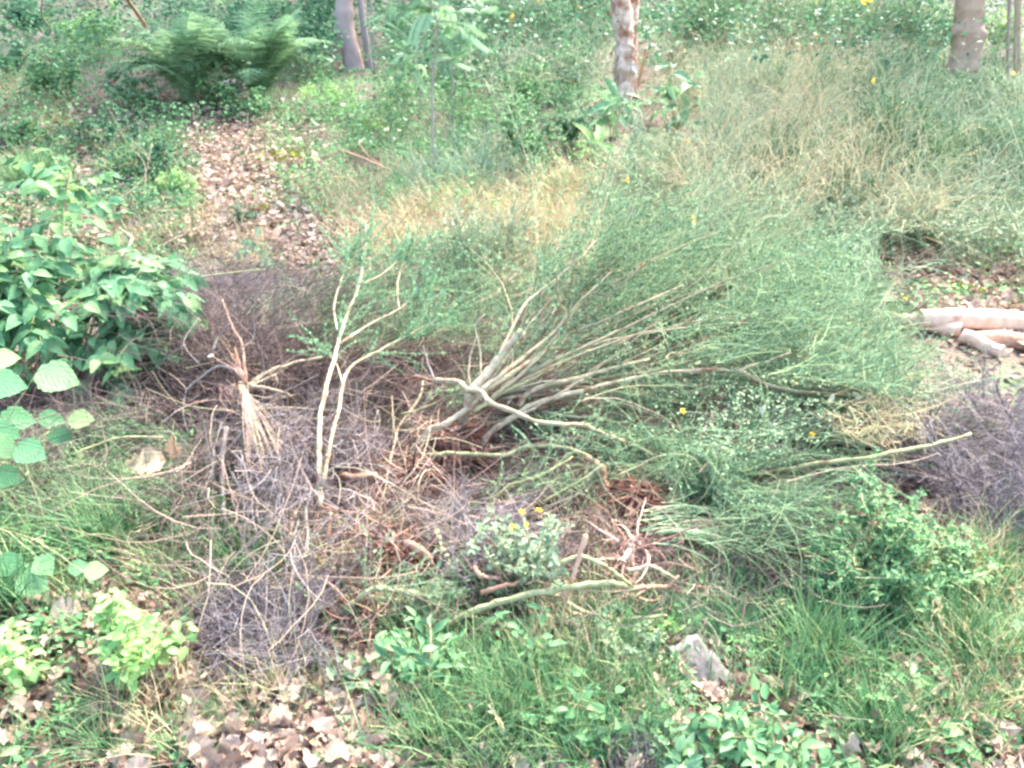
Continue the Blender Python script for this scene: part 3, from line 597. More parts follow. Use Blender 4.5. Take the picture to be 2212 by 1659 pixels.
stick('stick', [(1790, 430, .01), (1830, 280, .05), (1870, 160, .09), (1900, 60, .12)], .006, .004, 'bark_pink', 'reddish stick leaning against the grey brush', tile=(0, 2))

rootball(D, 520, 850, .18, .26, 46, 1.2, 'root_pink', False)
# ---- lower pieces of the pile
E = thing('uprooted_broom', P1(870, 1220), 'small uprooted broom with a curled orange root under the sapling', 'uprooted bush', 'uprooted broom bushes thrown on the pile')
tb(E, 1, 2, [(420, 205, .16), (500, 235, .17), (560, 290, .14), (585, 360, .09), (605, 440, .03)], .014, .008, 'bark_pink', 'root')
tb(E, 1, 2, [(260, 400, .06), (350, 330, .11), (480, 270, .15), (520, 280, .15), (540, 350, .1)], .007, .004, 'root', 'root')
rootball(E, 860, 1195, .09, .21, 90)
EE = [tb(E, 1, 2, [(-110, 720, .02), (0, 640, .06), (100, 575, .10), (200, 500, .14), (350, 508, .14), (550, 535, .12)], .0115, .007, 'bark_green'),
      tb(E, 1, 2, [(170, 560, .11), (300, 562, .11), (400, 590, .09), (510, 612, .07)], .009, .006, 'bark_green'),
      tb(E, 1, 2, [(250, 605, .06), (300, 650, .05), (360, 662, .05), (490, 645, .05)], .008, .005, 'bark_pink')]
F_ = thing('uprooted_broom', P1(790, 1350), 'low tangle of rusty roots at the bottom left of the pile', 'uprooted bush', 'uprooted broom bushes thrown on the pile')
rootball(F_, 790, 1345, .04, .17, 60, soil=True); tb(F_, 1, 2, [(60, 780, .02), (150, 720, .05), (230, 705, .06), (360, 725, .04)], .007, .004, 'root', 'root'); tb(F_, 1, 2, [(200, 830, .02), (300, 790, .05), (420, 760, .06), (520, 740, .05)], .006, .004, 'bark_green')
later(twiggery, E, EE, 900, (.08, .25), .5, .0012, 'broom_pale', 2500, 'leaf_sage', .012, .5, .1)

G = thing('uprooted_broom', P1(1300, 1300), 'uprooted broom with a long olive stem and fuzzy pink roots', 'uprooted bush', 'uprooted broom bushes thrown on the pile')
LG = [tb(G, 1, 2, [(650, 755, .06), (850, 650, .12), (1050, 580, .16), (1300, 520, .19), (1600, 468, .21), (1780, 465, .20), (1900, 500, .15)], .0105, .008, 'bark_green'),
      tb(G, 1, 2, [(1860, 500, .15), (1980, 492, .15), (2110, 485, .14)], .009, .006, 'bark_pink'),
      tb(G, 1, 2, [(1400, 335, .26), (1550, 290, .28), (1700, 345, .26), (1830, 440, .20), (1910, 505, .15)], .007, .005, 'bark_green'),
      tb(G, 1, 2, [(1580, 150, .34), (1550, 270, .29), (1510, 390, .24), (1470, 510, .18), (1460, 630, .12), (1600, 690, .08)], .008, .005, 'bark_pink'),
      tb(G, 1, 2, [(1465, 590, .14), (1560, 640, .12), (1700, 680, .10), (1880, 690, .10), (2110, 670, .10)], .007, .004, 'bark'),
      tb(G, 1, 2, [(1920, 560, .10), (2010, 580, .10), (2080, 545, .10)], .006, .004, 'bark_pink'),
      tb(G, 1, 2, [(1860, 382, .2), (1930, 370, .21), (1990, 345, .22), (2080, 385, .20), (2170, 435, .15)], .007, .005, 'bark'),
      tb(G, 1, 2, [(860, 350, .16), (885, 400, .15), (940, 425, .14), (1030, 430, .14)], .008, .006, 'bark_pink'),
      tb(G, 1, 2, [(905, 525, .12), (1050, 480, .15), (1180, 450, .17)], .008, .005, 'bark_pink')]
rootball(G, 1370, 1190, .14, .19, 80, m='root_pink', soil=False); rootball(G, 1395, 1275, .06, .20, 70, m='root_pink')
tb(G, 1, 2, [(2110, 490, .14), (2190, 410, .17)], .005, .003, 'bark_pink', 'root')
H = thing('uprooted_broom', P1(1370, 1120), 'uprooted broom whose orange roots show below the curved stick', 'uprooted bush', 'uprooted broom bushes thrown on the pile')
rootball(H, 1375, 1075, .13, .20, 90)
LH = [tb(H, 1, 1, [(1780, 1430, .18), (1950, 1350, .22), (2060, 1300, .26), (2212, 1290, .28), (2310, 1340, .26), (2370, 1500, .18), (2340, 1690, .06)], .004, .002, 'bark_green'),
      tb(H, 1, 1, [(1300, 1600, .08), (1420, 1530, .12), (1560, 1450, .16), (1700, 1350, .2)], .006, .004, 'bark_green'),
      tb(H, 1, 1, [(840, 1600, .06), (1000, 1560, .10), (1100, 1480, .14), (1300, 1420, .18), (1500, 1300, .22)], .006, .003, 'bark_green'),
      tb(H, 1, 1, [(1220, 1700, .04), (1400, 1600, .10), (1540, 1540, .14)], .005, .003)]
FH = fan(P1(1400, 1060, .16), (.9, .25, .15), 24, (.3, .75), .45, 1.0, .3)
arc = MB(); n = 46                       # fine parallel twigs curving down to the right
b = P(1380 + rng.random(n) * 60, 1085 + rng.random(n) * 90, .18 + .05 * rng.random(n)); C = strands(b, np.array([1, .25, .25]) + rng.normal(size=(n, 3)) * .10, rng.uniform(.35, .5, n), 7, .15, 1.6, .02)
sweep(arc, C, taper(n, 8, .0022, .001), 3, rng.random(n)); arc.build('twig', M['broom_pale'], H)
later(twiggery, H, LH + list(FH), 2800, (.12, .35), .5, .0013, 'broom', 9000, 'broom', .012, .1, .25, curl=.9, side=.05)

# ---- brush masses of the pile
for f, a_, k_ in LATER: f(*a_, **k_)
db = MB()
def brush(mb, n, poly, lift, L, d, spread, r=.0014, curl=.9, grav=.3, seg=4, flat=.35, keep=.08, clump=0.0):
    b = scat(n, poly, lift, clump); C = strands(b, np.array(d, float) + rng.normal(size=(n, 3)) * spread * [1, 1, flat], rng.uniform(*L, n), seg, curl, grav, .08); C = clear(C, keep); n = len(C); sweep(mb, C, taper(n, seg + 1, r, r * .5), 3, rng.random(n)); return C
brush(db, 5200, [(400, 620), (700, 560), (860, 700), (900, 950), (860, 1200), (560, 1260), (380, 1050), (340, 760)], (.02, .22), (.12, .4), (.2, 0, .1), .8)
brush(db, 1800, [(430, 1250), (700, 1230), (740, 1420), (500, 1430)], (.01, .09), (.08, .25), (.2, 0, .1), .8)
brush(db, 1600, [(820, 740), (1100, 700), (1250, 900), (1050, 1100), (850, 1080)], (.02, .14), (.1, .35), (.3, .2, 0), .8)
brush(db, 1500, [(1180, 1280), (1420, 1270), (1450, 1400), (1200, 1400)], (.01, .09), (.1, .25), (0, 0, -.2), .8)
brush(db, 2600, [(900, 1050), (1250, 1040), (1450, 1280), (1000, 1300), (860, 1150)], (.02, .14), (.1, .3), (.4, .1, 0), .7)
brush(db, 2200, [(1500, 560), (2000, 640), (1960, 1000), (1500, 1150), (1250, 1000)], (.02, .2), (.1, .35), (.8, .1, 0), .5)
brush(db, 2600, [(0, 760), (380, 700), (420, 1100), (0, 1100)], (.01, .16), (.1, .35), (.5, .2, .1), .7)
brush(db, 900, [(1520, 1050), (1760, 1020), (1760, 1260), (1600, 1240)], (.02, .2), (.1, .3), (0, 0, -.2), .8)  # dark twigs added to stand in for a shaded gap beside the shrub
brush(db, 5600, [(420, 640), (1150, 640), (1450, 950), (1450, 1360), (560, 1340), (380, 1050)], (.0, .07), (.08, .3), (.2, 0, 0), .9, flat=.15, keep=.5)
brush(db, 2200, [(330, 620), (520, 560), (620, 900), (500, 1300), (340, 1100)], (.02, .16), (.12, .4), (.2, 0, 0), .8)
db.build('dead_brush', M['dead'], kind='stuff', label='tangled dead brown twigs filling the brush pile', cat='dead brush')
tt = MB()
brush(tt, 1500, [(360, 560), (900, 560), (1000, 800), (900, 1250), (420, 1270), (330, 800)], (.03, .28), (.2, .5), (.3, -.2, 0), .8, .0017, 1.0, .3, 6, keep=.25)
brush(tt, 600, [(860, 900), (1450, 950), (1480, 1350), (860, 1340)], (.02, .2), (.15, .4), (.5, 0, 0), .8, .0015, 1.2, .3, 6, keep=.25)
brush(tt, 380, [(1000, 560), (1500, 480), (1500, 820), (1200, 900)], (.1, .4), (.25, .6), (.7, .5, .2), .5, .002, .5, .3, 6, keep=.3)
brush(tt, 260, [(1450, 640), (1900, 700), (1850, 1050), (1450, 1050)], (.05, .3), (.25, .6), (.9, .1, .0), .5, .002, .5, .3, 6, keep=.3)
brush(tt, 200, [(0, 960), (420, 900), (440, 1150), (0, 1180)], (.02, .12), (.2, .45), (.9, .2, .1), .6, .0014, 1., .3, 6, keep=.3)
brush(tt, 120, [(0, 1400), (800, 1400), (800, 1700), (0, 1700)], (.0, .04), (.06, .2), (.5, 0, 0), 1., .0014, .9, .3, 5)
brush(tt, 120, [(1500, 1150), (2200, 1150), (2200, 1650), (1500, 1650)], (.0, .08), (.08, .22), (.2, 0, .3), .8, .001, .9, .3, 5)
brush(tt, 500, [(1380, 1180), (1900, 1050), (1900, 1250), (1450, 1350)], (.02, .15), (.1, .35), (.4, 0, 0), .8, .0015, .9, .3, 5)
brush(tt, 300, rect(0, 200, 1300, 560), (.0, .2), (.15, .5), (.2, 0, .5), .8, .003, .6, .3, 5)
tt.build('tan_twigs', M['tan_twig'], kind='stuff', label='longer tan twigs criss-crossing the brush pile', cat='twigs')
gbr = MB()
brush(gbr, 3400, [(470, 850), (700, 830), (860, 1000), (800, 1180), (560, 1220), (440, 1000)], (.03, .26), (.12, .35), (.3, -.4, 0), .6, .0014, .8, .3)
brush(gbr, 2600, [(900, 1090), (1120, 1080), (1130, 1250), (920, 1250)], (.02, .14), (.12, .3), (.5, .3, 0), .5)
brush(gbr, 2200, [(420, 1290), (640, 1260), (800, 1350), (640, 1450), (440, 1420)], (.01, .12), (.1, .25), (.5, .3, .1), .6)
brush(gbr, 1800, [(300, 600), (560, 600), (720, 650), (500, 720), (340, 720)], (.03, .22), (.15, .4), (.5, .3, .1), .7)
gbr.build('grey_brush', M['grey'], kind='stuff', label='grey-violet dry twigs lying over the dead brown brush', cat='dead brush')
bf = MB()
brush(bf, 2400, [(900, 560), (1200, 560), (1230, 660), (1000, 740), (700, 760), (520, 680), (640, 640)], (.05, .3), (.1, .3), (.3, .3, .6), .5, .0014, .6, .2)
brush(bf, 3600, [(1250, 430), (1700, 430), (1850, 640), (1400, 640)], (.1, .45), (.12, .35), (.6, .5, .4), .45, .0014, .6, .2)
brush(bf, 1800, [(1180, 960), (1600, 900), (1900, 960), (1640, 1200), (1300, 1130)], (.12, .26), (.1, .3), (.8, .0, .2), .5, .0013, .8, .4)
brush(bf, 1500, [(160, 920), (420, 920), (480, 1060), (150, 1150)], (.04, .16), (.1, .3), (-.8, .1, .1), .5)
brush(bf, 4200, [(1280, 500), (1880, 540), (1960, 860), (1560, 800), (1300, 680)], (.2, .62), (.08, .28), (.7, .2, .35), .55, .0014, .8, .35, flat=.9)
bf.build('broom_clippings', M['broom'], kind='stuff', label='loose green broom twigs strewn over the pile', cat='brush')

bt = MB()
brush(bt, 13000, [(1400, 0), (2240, 0), (2240, 500), (1850, 560), (1400, 420)], (.02, .45), (.07, .24), (.1, 0, .7), .7, .0022, .9, .5, 3, flat=1, clump=34)
brush(bt, 3000, [(1750, 380), (2240, 380), (2240, 560), (1850, 600)], (.02, .3), (.15, .4), (.3, 0, .7), .6, .002, .7, .5, flat=1)
brush(bt, 2500, [(1000, 0), (1320, 0), (1320, 180), (1000, 180)], (.02, .5), (.15, .45), (.1, 0, .8), .5, .003, .7, .5, flat=1)
b2 = MB()
brush(b2, 4500, [(1400, 60), (2000, 60), (2050, 460), (1400, 460)], (.02, .45), (.08, .26), (.1, 0, .8), .6, .0024, .9, .6, 3, flat=1, clump=30)
brush(b2, 1300, [(1660, 690), (1860, 680), (2000, 880), (1930, 980), (1790, 930), (1720, 800)], (.12, .32), (.05, .2), (.6, -.2, .2), .7, .0016, .9, .4, 4, flat=1)
brush(b2, 1500, [(1160, 470), (1420, 430), (1500, 560), (1240, 640)], (.02, .3), (.1, .3), (.2, .2, .7), .5, .0018, .8, .4, 4, flat=1)
brush(b2, 700, [(1650, 480), (1760, 520), (1560, 700), (1480, 640)], (.1, .4), (.1, .3), (.6, .4, .5), .5, .0016, .8, .4, 4, flat=1)
brush(b2, 2600, [(1420, 120), (1980, 100), (2060, 420), (1450, 420)], (.1, .6), (.15, .45), (.15, 0, .9), .3, .0017, .5, .5, 4, flat=1, clump=40)
brush(bt, 3500, rect(2240, 0, 3000, 620), (.02, .5), (.12, .35), (.1, 0, .8), .6, .0024, .8, .5, 3, flat=1, clump=40)
b2.build('dry_thicket', M['straw'], kind='stuff', label='straw coloured stems standing in the broom bank', cat='thicket')
_g = gc; gc = MB(); cover(12000, [(1400, 20), (2240, 20), (2240, 520), (1850, 600), (1400, 460)], (.012, .03), (.05, .5), 30); cover(9000, [(1240, 430), (1700, 420), (1900, 640), (1850, 900), (1500, 1000), (1300, 640)], (.008, .018), (.1, .5), 26); gc.build('broom_leaves', M['leaf_sage'], kind='stuff', label='tiny pale leaves sprinkled over the broom twigs', cat='leaves'); gc = _g
brush(bt, 4500, [(1420, 30), (2230, 30), (2230, 430), (1450, 430)], (.15, .7), (.15, .45), (.15, 0, .9), .35, .0017, .5, .5, 4, flat=1, clump=40)
bt.build('broom_thicket', M['broom_pale'], kind='stuff', label='fine pale green broom twigs between the bushes of the bank', cat='thicket')

# ------------------------------------------------------------------ plant builders (world size from photo size)
def leafy(name, px, py, wpx, hpx, m, label, cat='shrub', n=900, ls=.035, tpl=OVATE, wid=.6, group=None, lift=0, stems=16, sm='bark_green', up=.5, open_=.0, uv=False):
    b = P1(px, py, lift); s = mpp(b); w, h = wpx * s / 2, hpx * s / CP
    t = thing(name, b, label, cat, group); sb = MB()
    ang = rng.random(stems) * 2 * np.pi; rr = np.sqrt(rng.random(stems))
    tip = np.stack([np.cos(ang) * rr * w, np.sin(ang) * rr * w, h * (1 - .45 * rr ** 2) * rng.uniform(.7, 1, stems)], -1)
    L = np.linalg.norm(tip, axis=1); C = strands(np.repeat(b[None], stems, 0) + rng.normal(size=(stems, 3)) * [.02, .02, 0], nrm(tip * [.8, .8, 1.2]), L, 7, .5, -.0, .06)
    r0 = .0022 + .006 * h; sweep(sb, C, taper(stems, 8, r0, r0 * .35), 5, rng.random(stems)); k = stems * 6
    bi = rng.integers(0, stems, k); bj = rng.integers(3, 8, k); C2 = strands(C[bi, bj], rdir(k) + [0, 0, .5], L[bi] * rng.uniform(.15, .35, k), 4, .6, .1, .08); sweep(sb, C2, taper(k, 5, r0 * .4, r0 * .2), 3, rng.random(k)); sb.build('stem', M[sm], t)
    bi = rng.integers(0, k, n); bj = rng.integers(0, 4, n); f = rng.random((n, 1)); p = C2[bi, bj] * (1 - f) + C2[bi, bj + 1] * f; ax = nrm(C2[bi, bj + 1] - C2[bi, bj])
    d = nrm(ax * .5 + rdir(n) * [1, 1, .5] + [0, 0, -.1]); nn = nrm(np.array([0, -.25, 1.]) + rng.normal(size=(n, 3)) * .4)
    lb = MB(); inst(lb, tpl, p + d * ls * .2, d, nn, ls * rng.uniform(.6, 1.25, n), wid); lb.build('foliage', M[m], t, uv=uv); return t

def broombush(px, py, wpx, hpx, label, n=900, m='broom', flowers=0, leaves=1500, lean=(0, 0), group='upright broom bushes', name='broom_bush'):
    b = P1(px, py); s = mpp(b); w, h = wpx * s / 2, hpx * s / CP * 1.2; t = thing(name, b, label, 'broom bush', group); k = 26; sb = MB()
    d = np.stack([rng.normal(size=k) * w / h * .6 + lean[0], rng.normal(size=k) * w / h * .6 + lean[1], np.full(k, 1.)], -1)
    bs = np.repeat(b[None], k, 0) + rng.normal(size=(k, 3)) * [w * .42, w * .3, 0]; bs[:, 2] = hgt(bs[:, 0], bs[:, 1]); C = strands(bs, d, h * rng.uniform(.45, .85, k), 6, .5, .3, .07); sweep(sb, C, taper(k, 7, .007, .002), 5, rng.random(k)); sb.build('stem', M['bark_green'], t)
    r = .0011 + .00030 * b[1]
    C = twiggery(t, list(C), n, (h * .18, h * .5), .55, r, m, leaves, m, .014 + .002 * b[1], .05, .12, 'foliage', .5, (0, 0, .35))
    if flowers:
        i = rng.integers(0, len(C), flowers); petals(t, C[i, -1], .012 + .003 * b[1])
    return t

def fernplant(px, py, wpx, hpx, label, nf=14, m='leaf_blue', lean=0):
    b = P1(px, py); s = mpp(b); w, h = wpx * s / 2, hpx * s / CP; t = thing('fern', b, label, 'fern', 'ferns on the left bank')
    for q in range(nf):
        a = 2 * np.pi * (q + rng.random() * .6) / nf; L = math.hypot(w, h) * rng.uniform(.8, 1.1)
        dirn = np.array([[math.cos(a) * w * .9 + lean, math.sin(a) * w * .9, h * 2.2]])
        C = strands(b[None] + rng.normal(size=(1, 3)) * .02, dirn, L, 14, .2, 1.5 + .7 * rng.random(), .03)[0]
        mb = MB(); sweep(mb, C[None], np.linspace(.004, .001, 15)[None], 4, .9)
        c = catmull(C[2:], 3); tan = nrm(np.gradient(c, axis=0)); sd = nrm(np.cross(tan, Z)); up = np.cross(sd, tan)
        K = len(c); u = np.linspace(0, 1, K); ln = L * .20 * np.sin(np.pi * np.clip(u * .85 + .13, 0, 1)) ** .8 + .01
        for sg in (-1, 1):
            d = nrm(sd * sg + tan * .45 - Z * .18 + rng.normal(size=(K, 3)) * .13)
            pv = tpl_leaf(12, .05, .05, .12, .45, .3); inst(mb, pv, c, d, up, ln, .10, np.clip(rng.random(K) * .5 + .2 + .4 * rng.random(), 0, 1))
        mb.build('frond', M[m], t)
    return t

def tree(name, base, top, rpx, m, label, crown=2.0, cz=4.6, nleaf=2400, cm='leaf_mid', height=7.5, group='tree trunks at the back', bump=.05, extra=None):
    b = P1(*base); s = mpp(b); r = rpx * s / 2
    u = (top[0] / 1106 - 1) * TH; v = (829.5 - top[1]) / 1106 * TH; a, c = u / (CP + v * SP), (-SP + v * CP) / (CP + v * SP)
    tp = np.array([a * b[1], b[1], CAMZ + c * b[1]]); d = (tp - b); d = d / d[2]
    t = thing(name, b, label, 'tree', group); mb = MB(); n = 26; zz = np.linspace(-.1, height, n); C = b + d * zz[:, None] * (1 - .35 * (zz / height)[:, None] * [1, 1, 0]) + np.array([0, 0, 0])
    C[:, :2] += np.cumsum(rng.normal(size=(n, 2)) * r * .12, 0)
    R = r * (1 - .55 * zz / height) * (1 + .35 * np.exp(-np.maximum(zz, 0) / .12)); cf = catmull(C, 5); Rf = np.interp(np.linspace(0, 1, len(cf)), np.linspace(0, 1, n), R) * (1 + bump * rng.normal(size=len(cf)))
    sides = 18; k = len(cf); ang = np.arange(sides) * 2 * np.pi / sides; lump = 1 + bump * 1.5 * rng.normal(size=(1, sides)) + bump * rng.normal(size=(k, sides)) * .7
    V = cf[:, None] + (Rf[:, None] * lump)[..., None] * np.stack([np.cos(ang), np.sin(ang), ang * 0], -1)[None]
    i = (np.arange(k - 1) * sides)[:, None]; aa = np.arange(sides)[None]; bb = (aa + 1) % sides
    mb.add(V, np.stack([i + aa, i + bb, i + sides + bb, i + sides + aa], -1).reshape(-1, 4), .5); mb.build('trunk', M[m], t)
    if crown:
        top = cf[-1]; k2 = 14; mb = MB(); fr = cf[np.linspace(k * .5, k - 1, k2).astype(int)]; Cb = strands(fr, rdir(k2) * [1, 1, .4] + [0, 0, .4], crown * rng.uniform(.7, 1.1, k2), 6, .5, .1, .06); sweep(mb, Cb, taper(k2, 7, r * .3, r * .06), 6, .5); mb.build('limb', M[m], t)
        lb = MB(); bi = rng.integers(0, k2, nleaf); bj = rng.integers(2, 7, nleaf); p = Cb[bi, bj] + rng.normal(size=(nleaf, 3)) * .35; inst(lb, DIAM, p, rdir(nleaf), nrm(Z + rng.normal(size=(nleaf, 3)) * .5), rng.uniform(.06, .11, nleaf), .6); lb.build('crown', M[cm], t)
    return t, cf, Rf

# ------------------------------------------------------------------ trees and trunks
tree('tree', (764, 150), (745, 0), 37, 'trunk', 'thick smooth brown trunk, left of the thin grey one behind it', cm='leaf_mid')
tree('tree', (798, 148), (775, 0), 13, 'bark_grey', 'thin grey trunk close against the thick smooth brown trunk', crown=1.4, nleaf=2000)
tree('sapling_tree', (810, 158), (803, 0), 5, 'bark_grey', 'pencil thin sapling stem right of the thin grey trunk', crown=.8, nleaf=900, height=4.5)
t, cf, Rf = tree('birch_tree', (1342, 232), (1336, 0), 44, 'birch', 'peeling birch trunk with torn pale and rust bark', bump=.12, cm='leaf_mid')
mb = MB(); k = 90; z = rng.integers(0, 60, k); a = rng.random(k) * 2 * np.pi; o = np.stack([np.cos(a), np.sin(a), 0 * a], -1)
inst(mb, CHIP, cf[z] + o * Rf[z][:, None] * .95, nrm(rng.normal(size=(k, 3)) * [.3, .3, 1] + o * .45), o, rng.uniform(.04, .13, k), .5); mb.build('bark_flake', M['birch'], t, smooth=False).__setitem__('kind', 'stuff')
tree('birch_tree', (1366, 215), (1366, 0), 24, 'birch', 'pale smooth birch stem joined to the right of the peeling trunk', bump=.07, crown=1.5, nleaf=1000)
mb = MB(); c = stem(mb, [(1374, 190, 0.0), (1386, 150, .3), (1396, 105, .6)], .028, .018); mb.build('snag', M['log'], None, 'short broken pale snag leaning right of the birches', 'dead stem', origin=P1(1374, 190))
tree('tree', (2078, 165), (2086, 0), 58, 'trunk_brown', 'broad brown trunk with ivy on its left, far right', nleaf=1200, cm='leaf_mid', bump=.08)
tree('sapling_tree', (2176, 165), (2182, 0), 7, 'bark_grey', 'leftmost of the three slim grey stems at the right edge', crown=.9, nleaf=900, group='slim grey stems at right')
tree('sapling_tree', (2192, 172), (2192, 0), 6, 'bark_grey', 'middle of the three slim grey stems at the right edge', crown=.9, nleaf=900, group='slim grey stems at right')
tree('sapling_tree', (2203, 178), (2203, 0), 9, 'bark', 'rightmost slim stem, tan coloured, at the right edge', crown=.9, nleaf=900, group='slim grey stems at right')
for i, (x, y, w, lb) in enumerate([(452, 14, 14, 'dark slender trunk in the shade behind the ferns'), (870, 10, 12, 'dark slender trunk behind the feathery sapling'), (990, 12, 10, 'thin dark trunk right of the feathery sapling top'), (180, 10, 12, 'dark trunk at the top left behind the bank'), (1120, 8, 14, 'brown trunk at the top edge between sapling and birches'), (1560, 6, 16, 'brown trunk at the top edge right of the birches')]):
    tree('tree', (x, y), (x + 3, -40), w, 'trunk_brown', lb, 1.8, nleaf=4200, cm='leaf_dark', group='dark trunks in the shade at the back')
# leaning pale stick and hanging twig at top left
mb = MB(); stem(mb, T(0, 0, [(965, 245, .05), (930, 150, .30), (870, 60, .55), (815, -20, .85), (760, -120, 1.2)]), .030, .022); mb.build('leaning_branch', M['bark_pink'], None, 'pale broken branch leaning left of the fern clump', 'branch', origin=P1(318, 80))
mb = MB(); stem(mb, T(0, 0, [(240, 375, .1), (290, 310, .25), (325, 195, .55), (275, 110, .85), (270, 0, 1.2), (262, -120, 1.6)]), .012, .007); mb.build('vine', M['bark_grey'], None, 'thin pale vine hanging in an S curve at top left', 'vine', origin=P1(80, 125))

# unseen tree added out of frame, its bough shaped to shade the foreground
shade_tree = thing('tree', (4.6, -1.2, float(hgt(4.6, -1.2))), 'added unseen tree beside the viewpoint, placed to shade the foreground', 'tree')
mb = MB(); world_stem(mb, [(4.6, -1.2, -.1), (4.5, -1.1, 2), (4.2, -.6, 4), (3.4, 1., 5.3), (1.6, 3.4, 5.8), (-.6, 4.2, 6.)], .2, .03, 12, .5, .01); mb.build('trunk', M['trunk_brown'], shade_tree)
mb = MB(); n = 5200; pp = np.array([.9, 3.5, 5.6]) + rdir(n) * (rng.random((n, 1)) ** .33) * [4.0, 1.7, .9]; inst(mb, DIAM, pp, rdir(n), nrm(Z + rng.normal(size=(n, 3)) * .5), rng.uniform(.09, .15, n), .62); mb.build('crown', M['leaf_mid'], shade_tree)
# far wood behind, reads as one mass
fw = MB(); n = 26000; p = np.stack([rng.uniform(-26, 26, n), rng.uniform(15.5, 24, n), 0 * np.ones(n)], -1); p[:, 2] = hgt(p[:, 0], p[:, 1]) + rng.random(n) ** 1.3 * 6
inst(fw, DIAM, p, rdir(n), nrm(Z + rng.normal(size=(n, 3)) * .6), rng.uniform(.16, .32, n), .6); fw.build('far_wood', M['leaf_dark'], kind='stuff', label='dark green mass of far wood behind the bank', cat='woodland')

# ------------------------------------------------------------------ ferns
fernplant(415, 232, 250, 180, 'large bracken fern with dark blue-green fronds, left of the pair', 26, 'fern')
fernplant(565, 225, 250, 175, 'pale lighter fern with upright fronds, right of the pair', 26, 'fern')
fernplant(640, 60, 150, 70, 'small fern behind the pale fern near the top edge', 12, 'fern')
fernplant(30, 175, 120, 80, 'small dark fern at the left edge of the bank', 10, 'leaf_dark')
# ------------------------------------------------------------------ shrubs of the bank
leafy('shrub', 110, 235, 160, 120, 'leaf_mid', 'round green shrub below the hanging vine', n=1100, ls=.05)
leafy('shrub', 210, 130, 180, 110, 'leaf_lime', 'bright green shrub left of the leaning pale branch', n=1300, ls=.05)
leafy('shrub', 300, 240, 170, 90, 'leaf_blue', 'blue-green low shrub below the leaning pale branch', n=1000, ls=.045)
leafy('shrub', 60, 90, 140, 90, 'leaf_dark', 'dark shrub at the very top left corner', n=1000, ls=.06)
leafy('shrub', 470, 232, 220, 60, 'leaf_mid', 'low green shrub at the foot of the ferns', n=900, ls=.045)
leafy('shrub', 545, 262, 150, 60, 'leaf_mid', 'green shrub with tiny white flowers below the pale fern', n=700, ls=.04)
leafy('shrub', 250, 335, 260, 80, 'leaf_dark', 'wide dark green heathy shrub on the left bank', n=1600, ls=.032)
leafy('shrub', 60, 320, 150, 70, 'leaf_mid', 'mid green shrub at the left edge below the dry grass', n=800, ls=.04)
leafy('shrub', 330, 400, 200, 90, 'leaf_dark', 'dark leafy shrub right of the grassy tuft', n=1300, ls=.03)
leafy('shrub', 385, 435, 120, 60, 'leaf_lime', 'small bright green shrub behind the arching bare twig', n=800, ls=.03)
leafy('shrub', 690, 60, 130, 80, 'leaf_dark', 'dark shrub left of the thick smooth trunk', n=900, ls=.06)
leafy('shrub', 1010, 70, 200, 110, 'leaf_dark', 'dark glossy shrub behind the feathery sapling', n=1300, ls=.06)
leafy('shrub', 1140, 370, 150, 170, 'leaf_mid', 'dense fresh green shrub right of the feathery sapling', n=2200, ls=.035)
leafy('shrub', 1130, 250, 180, 110, 'leaf_mid', 'green shrub with brown stems behind the dense fresh one', n=1500, ls=.04)
leafy('shrub', 1230, 210, 150, 100, 'leaf_mid', 'small-leaved shrub left of the birch foot', n=1300, ls=.04)
leafy('shrub', 1235, 325, 110, 90, 'leaf_dark', 'low dark shrub between the dense shrub and birch', n=900, ls=.035)
leafy('shrub', 1180, 110, 200, 120, 'leaf_blue', 'grey-green shrub at the top between sapling and birch', n=1500, ls=.045)
leafy('shrub', 860, 110, 130, 90, 'leaf_mid', 'bright undergrowth shrub right of the slim stem', n=900, ls=.05)
leafy('shrub', 720, 250, 170, 60, 'leaf_lime', 'pale green flowering herb patch below the thick trunk', n=900, ls=.03, cat='herb')
leafy('shrub', 2010, 130, 130, 120, 'leaf_mid', 'ivy green shrub hugging the left of the broad trunk', n=1400, ls=.05)
leafy('shrub', 1800, 90, 260, 90, 'leaf_lime', 'bright yellow-green shrub at the top right', n=1500, ls=.045)
leafy('shrub', 2150, 120, 90, 90, 'leaf_lime', 'small lime shrub between the broad trunk and slim stems', n=700, ls=.06)
leafy('shrub', 2190, 360, 110, 70, 'leaf_lime', 'lime green low shrub at the right edge', n=700, ls=.035)
leafy('herb', 1320, 300, 110, 120, 'leaf_blue', 'broad-leaved herb at the foot of the peeling birch', 'herb', n=24, ls=.20, tpl=LANCE, wid=.42, stems=7, group='broad-leaved herbs by the birches')
leafy('herb', 1460, 290, 150, 130, 'leaf_blue', 'broad-leaved herb right of the birch stems', 'herb', n=34, ls=.20, tpl=LANCE, wid=.42, stems=9, group='broad-leaved herbs by the birches')
leafy('herb', 1290, 345, 90, 60, 'leaf_lime', 'pale broad-leaved herb in front of the birch', 'herb', n=20, ls=.19, tpl=LANCE, wid=.42, stems=5, group='broad-leaved herbs by the birches')
leafy('herb', 1390, 260, 90, 60, 'leaf_blue', 'small broad-leaved herb between the other two', 'herb', n=16, ls=.17, tpl=LANCE, wid=.42, stems=5, group='broad-leaved herbs by the birches')
leafy('herb', 570, 590, 110, 90, 'leaf_blue', 'herb with large drooping leaves behind the pile', 'herb', n=26, ls=.07, tpl=OVATE, wid=.5, stems=5)
leafy('herb', 520, 500, 60, 70, 'leaf_dark', 'small dark spiky herb on the pinkish litter', 'herb', n=200, ls=.03)

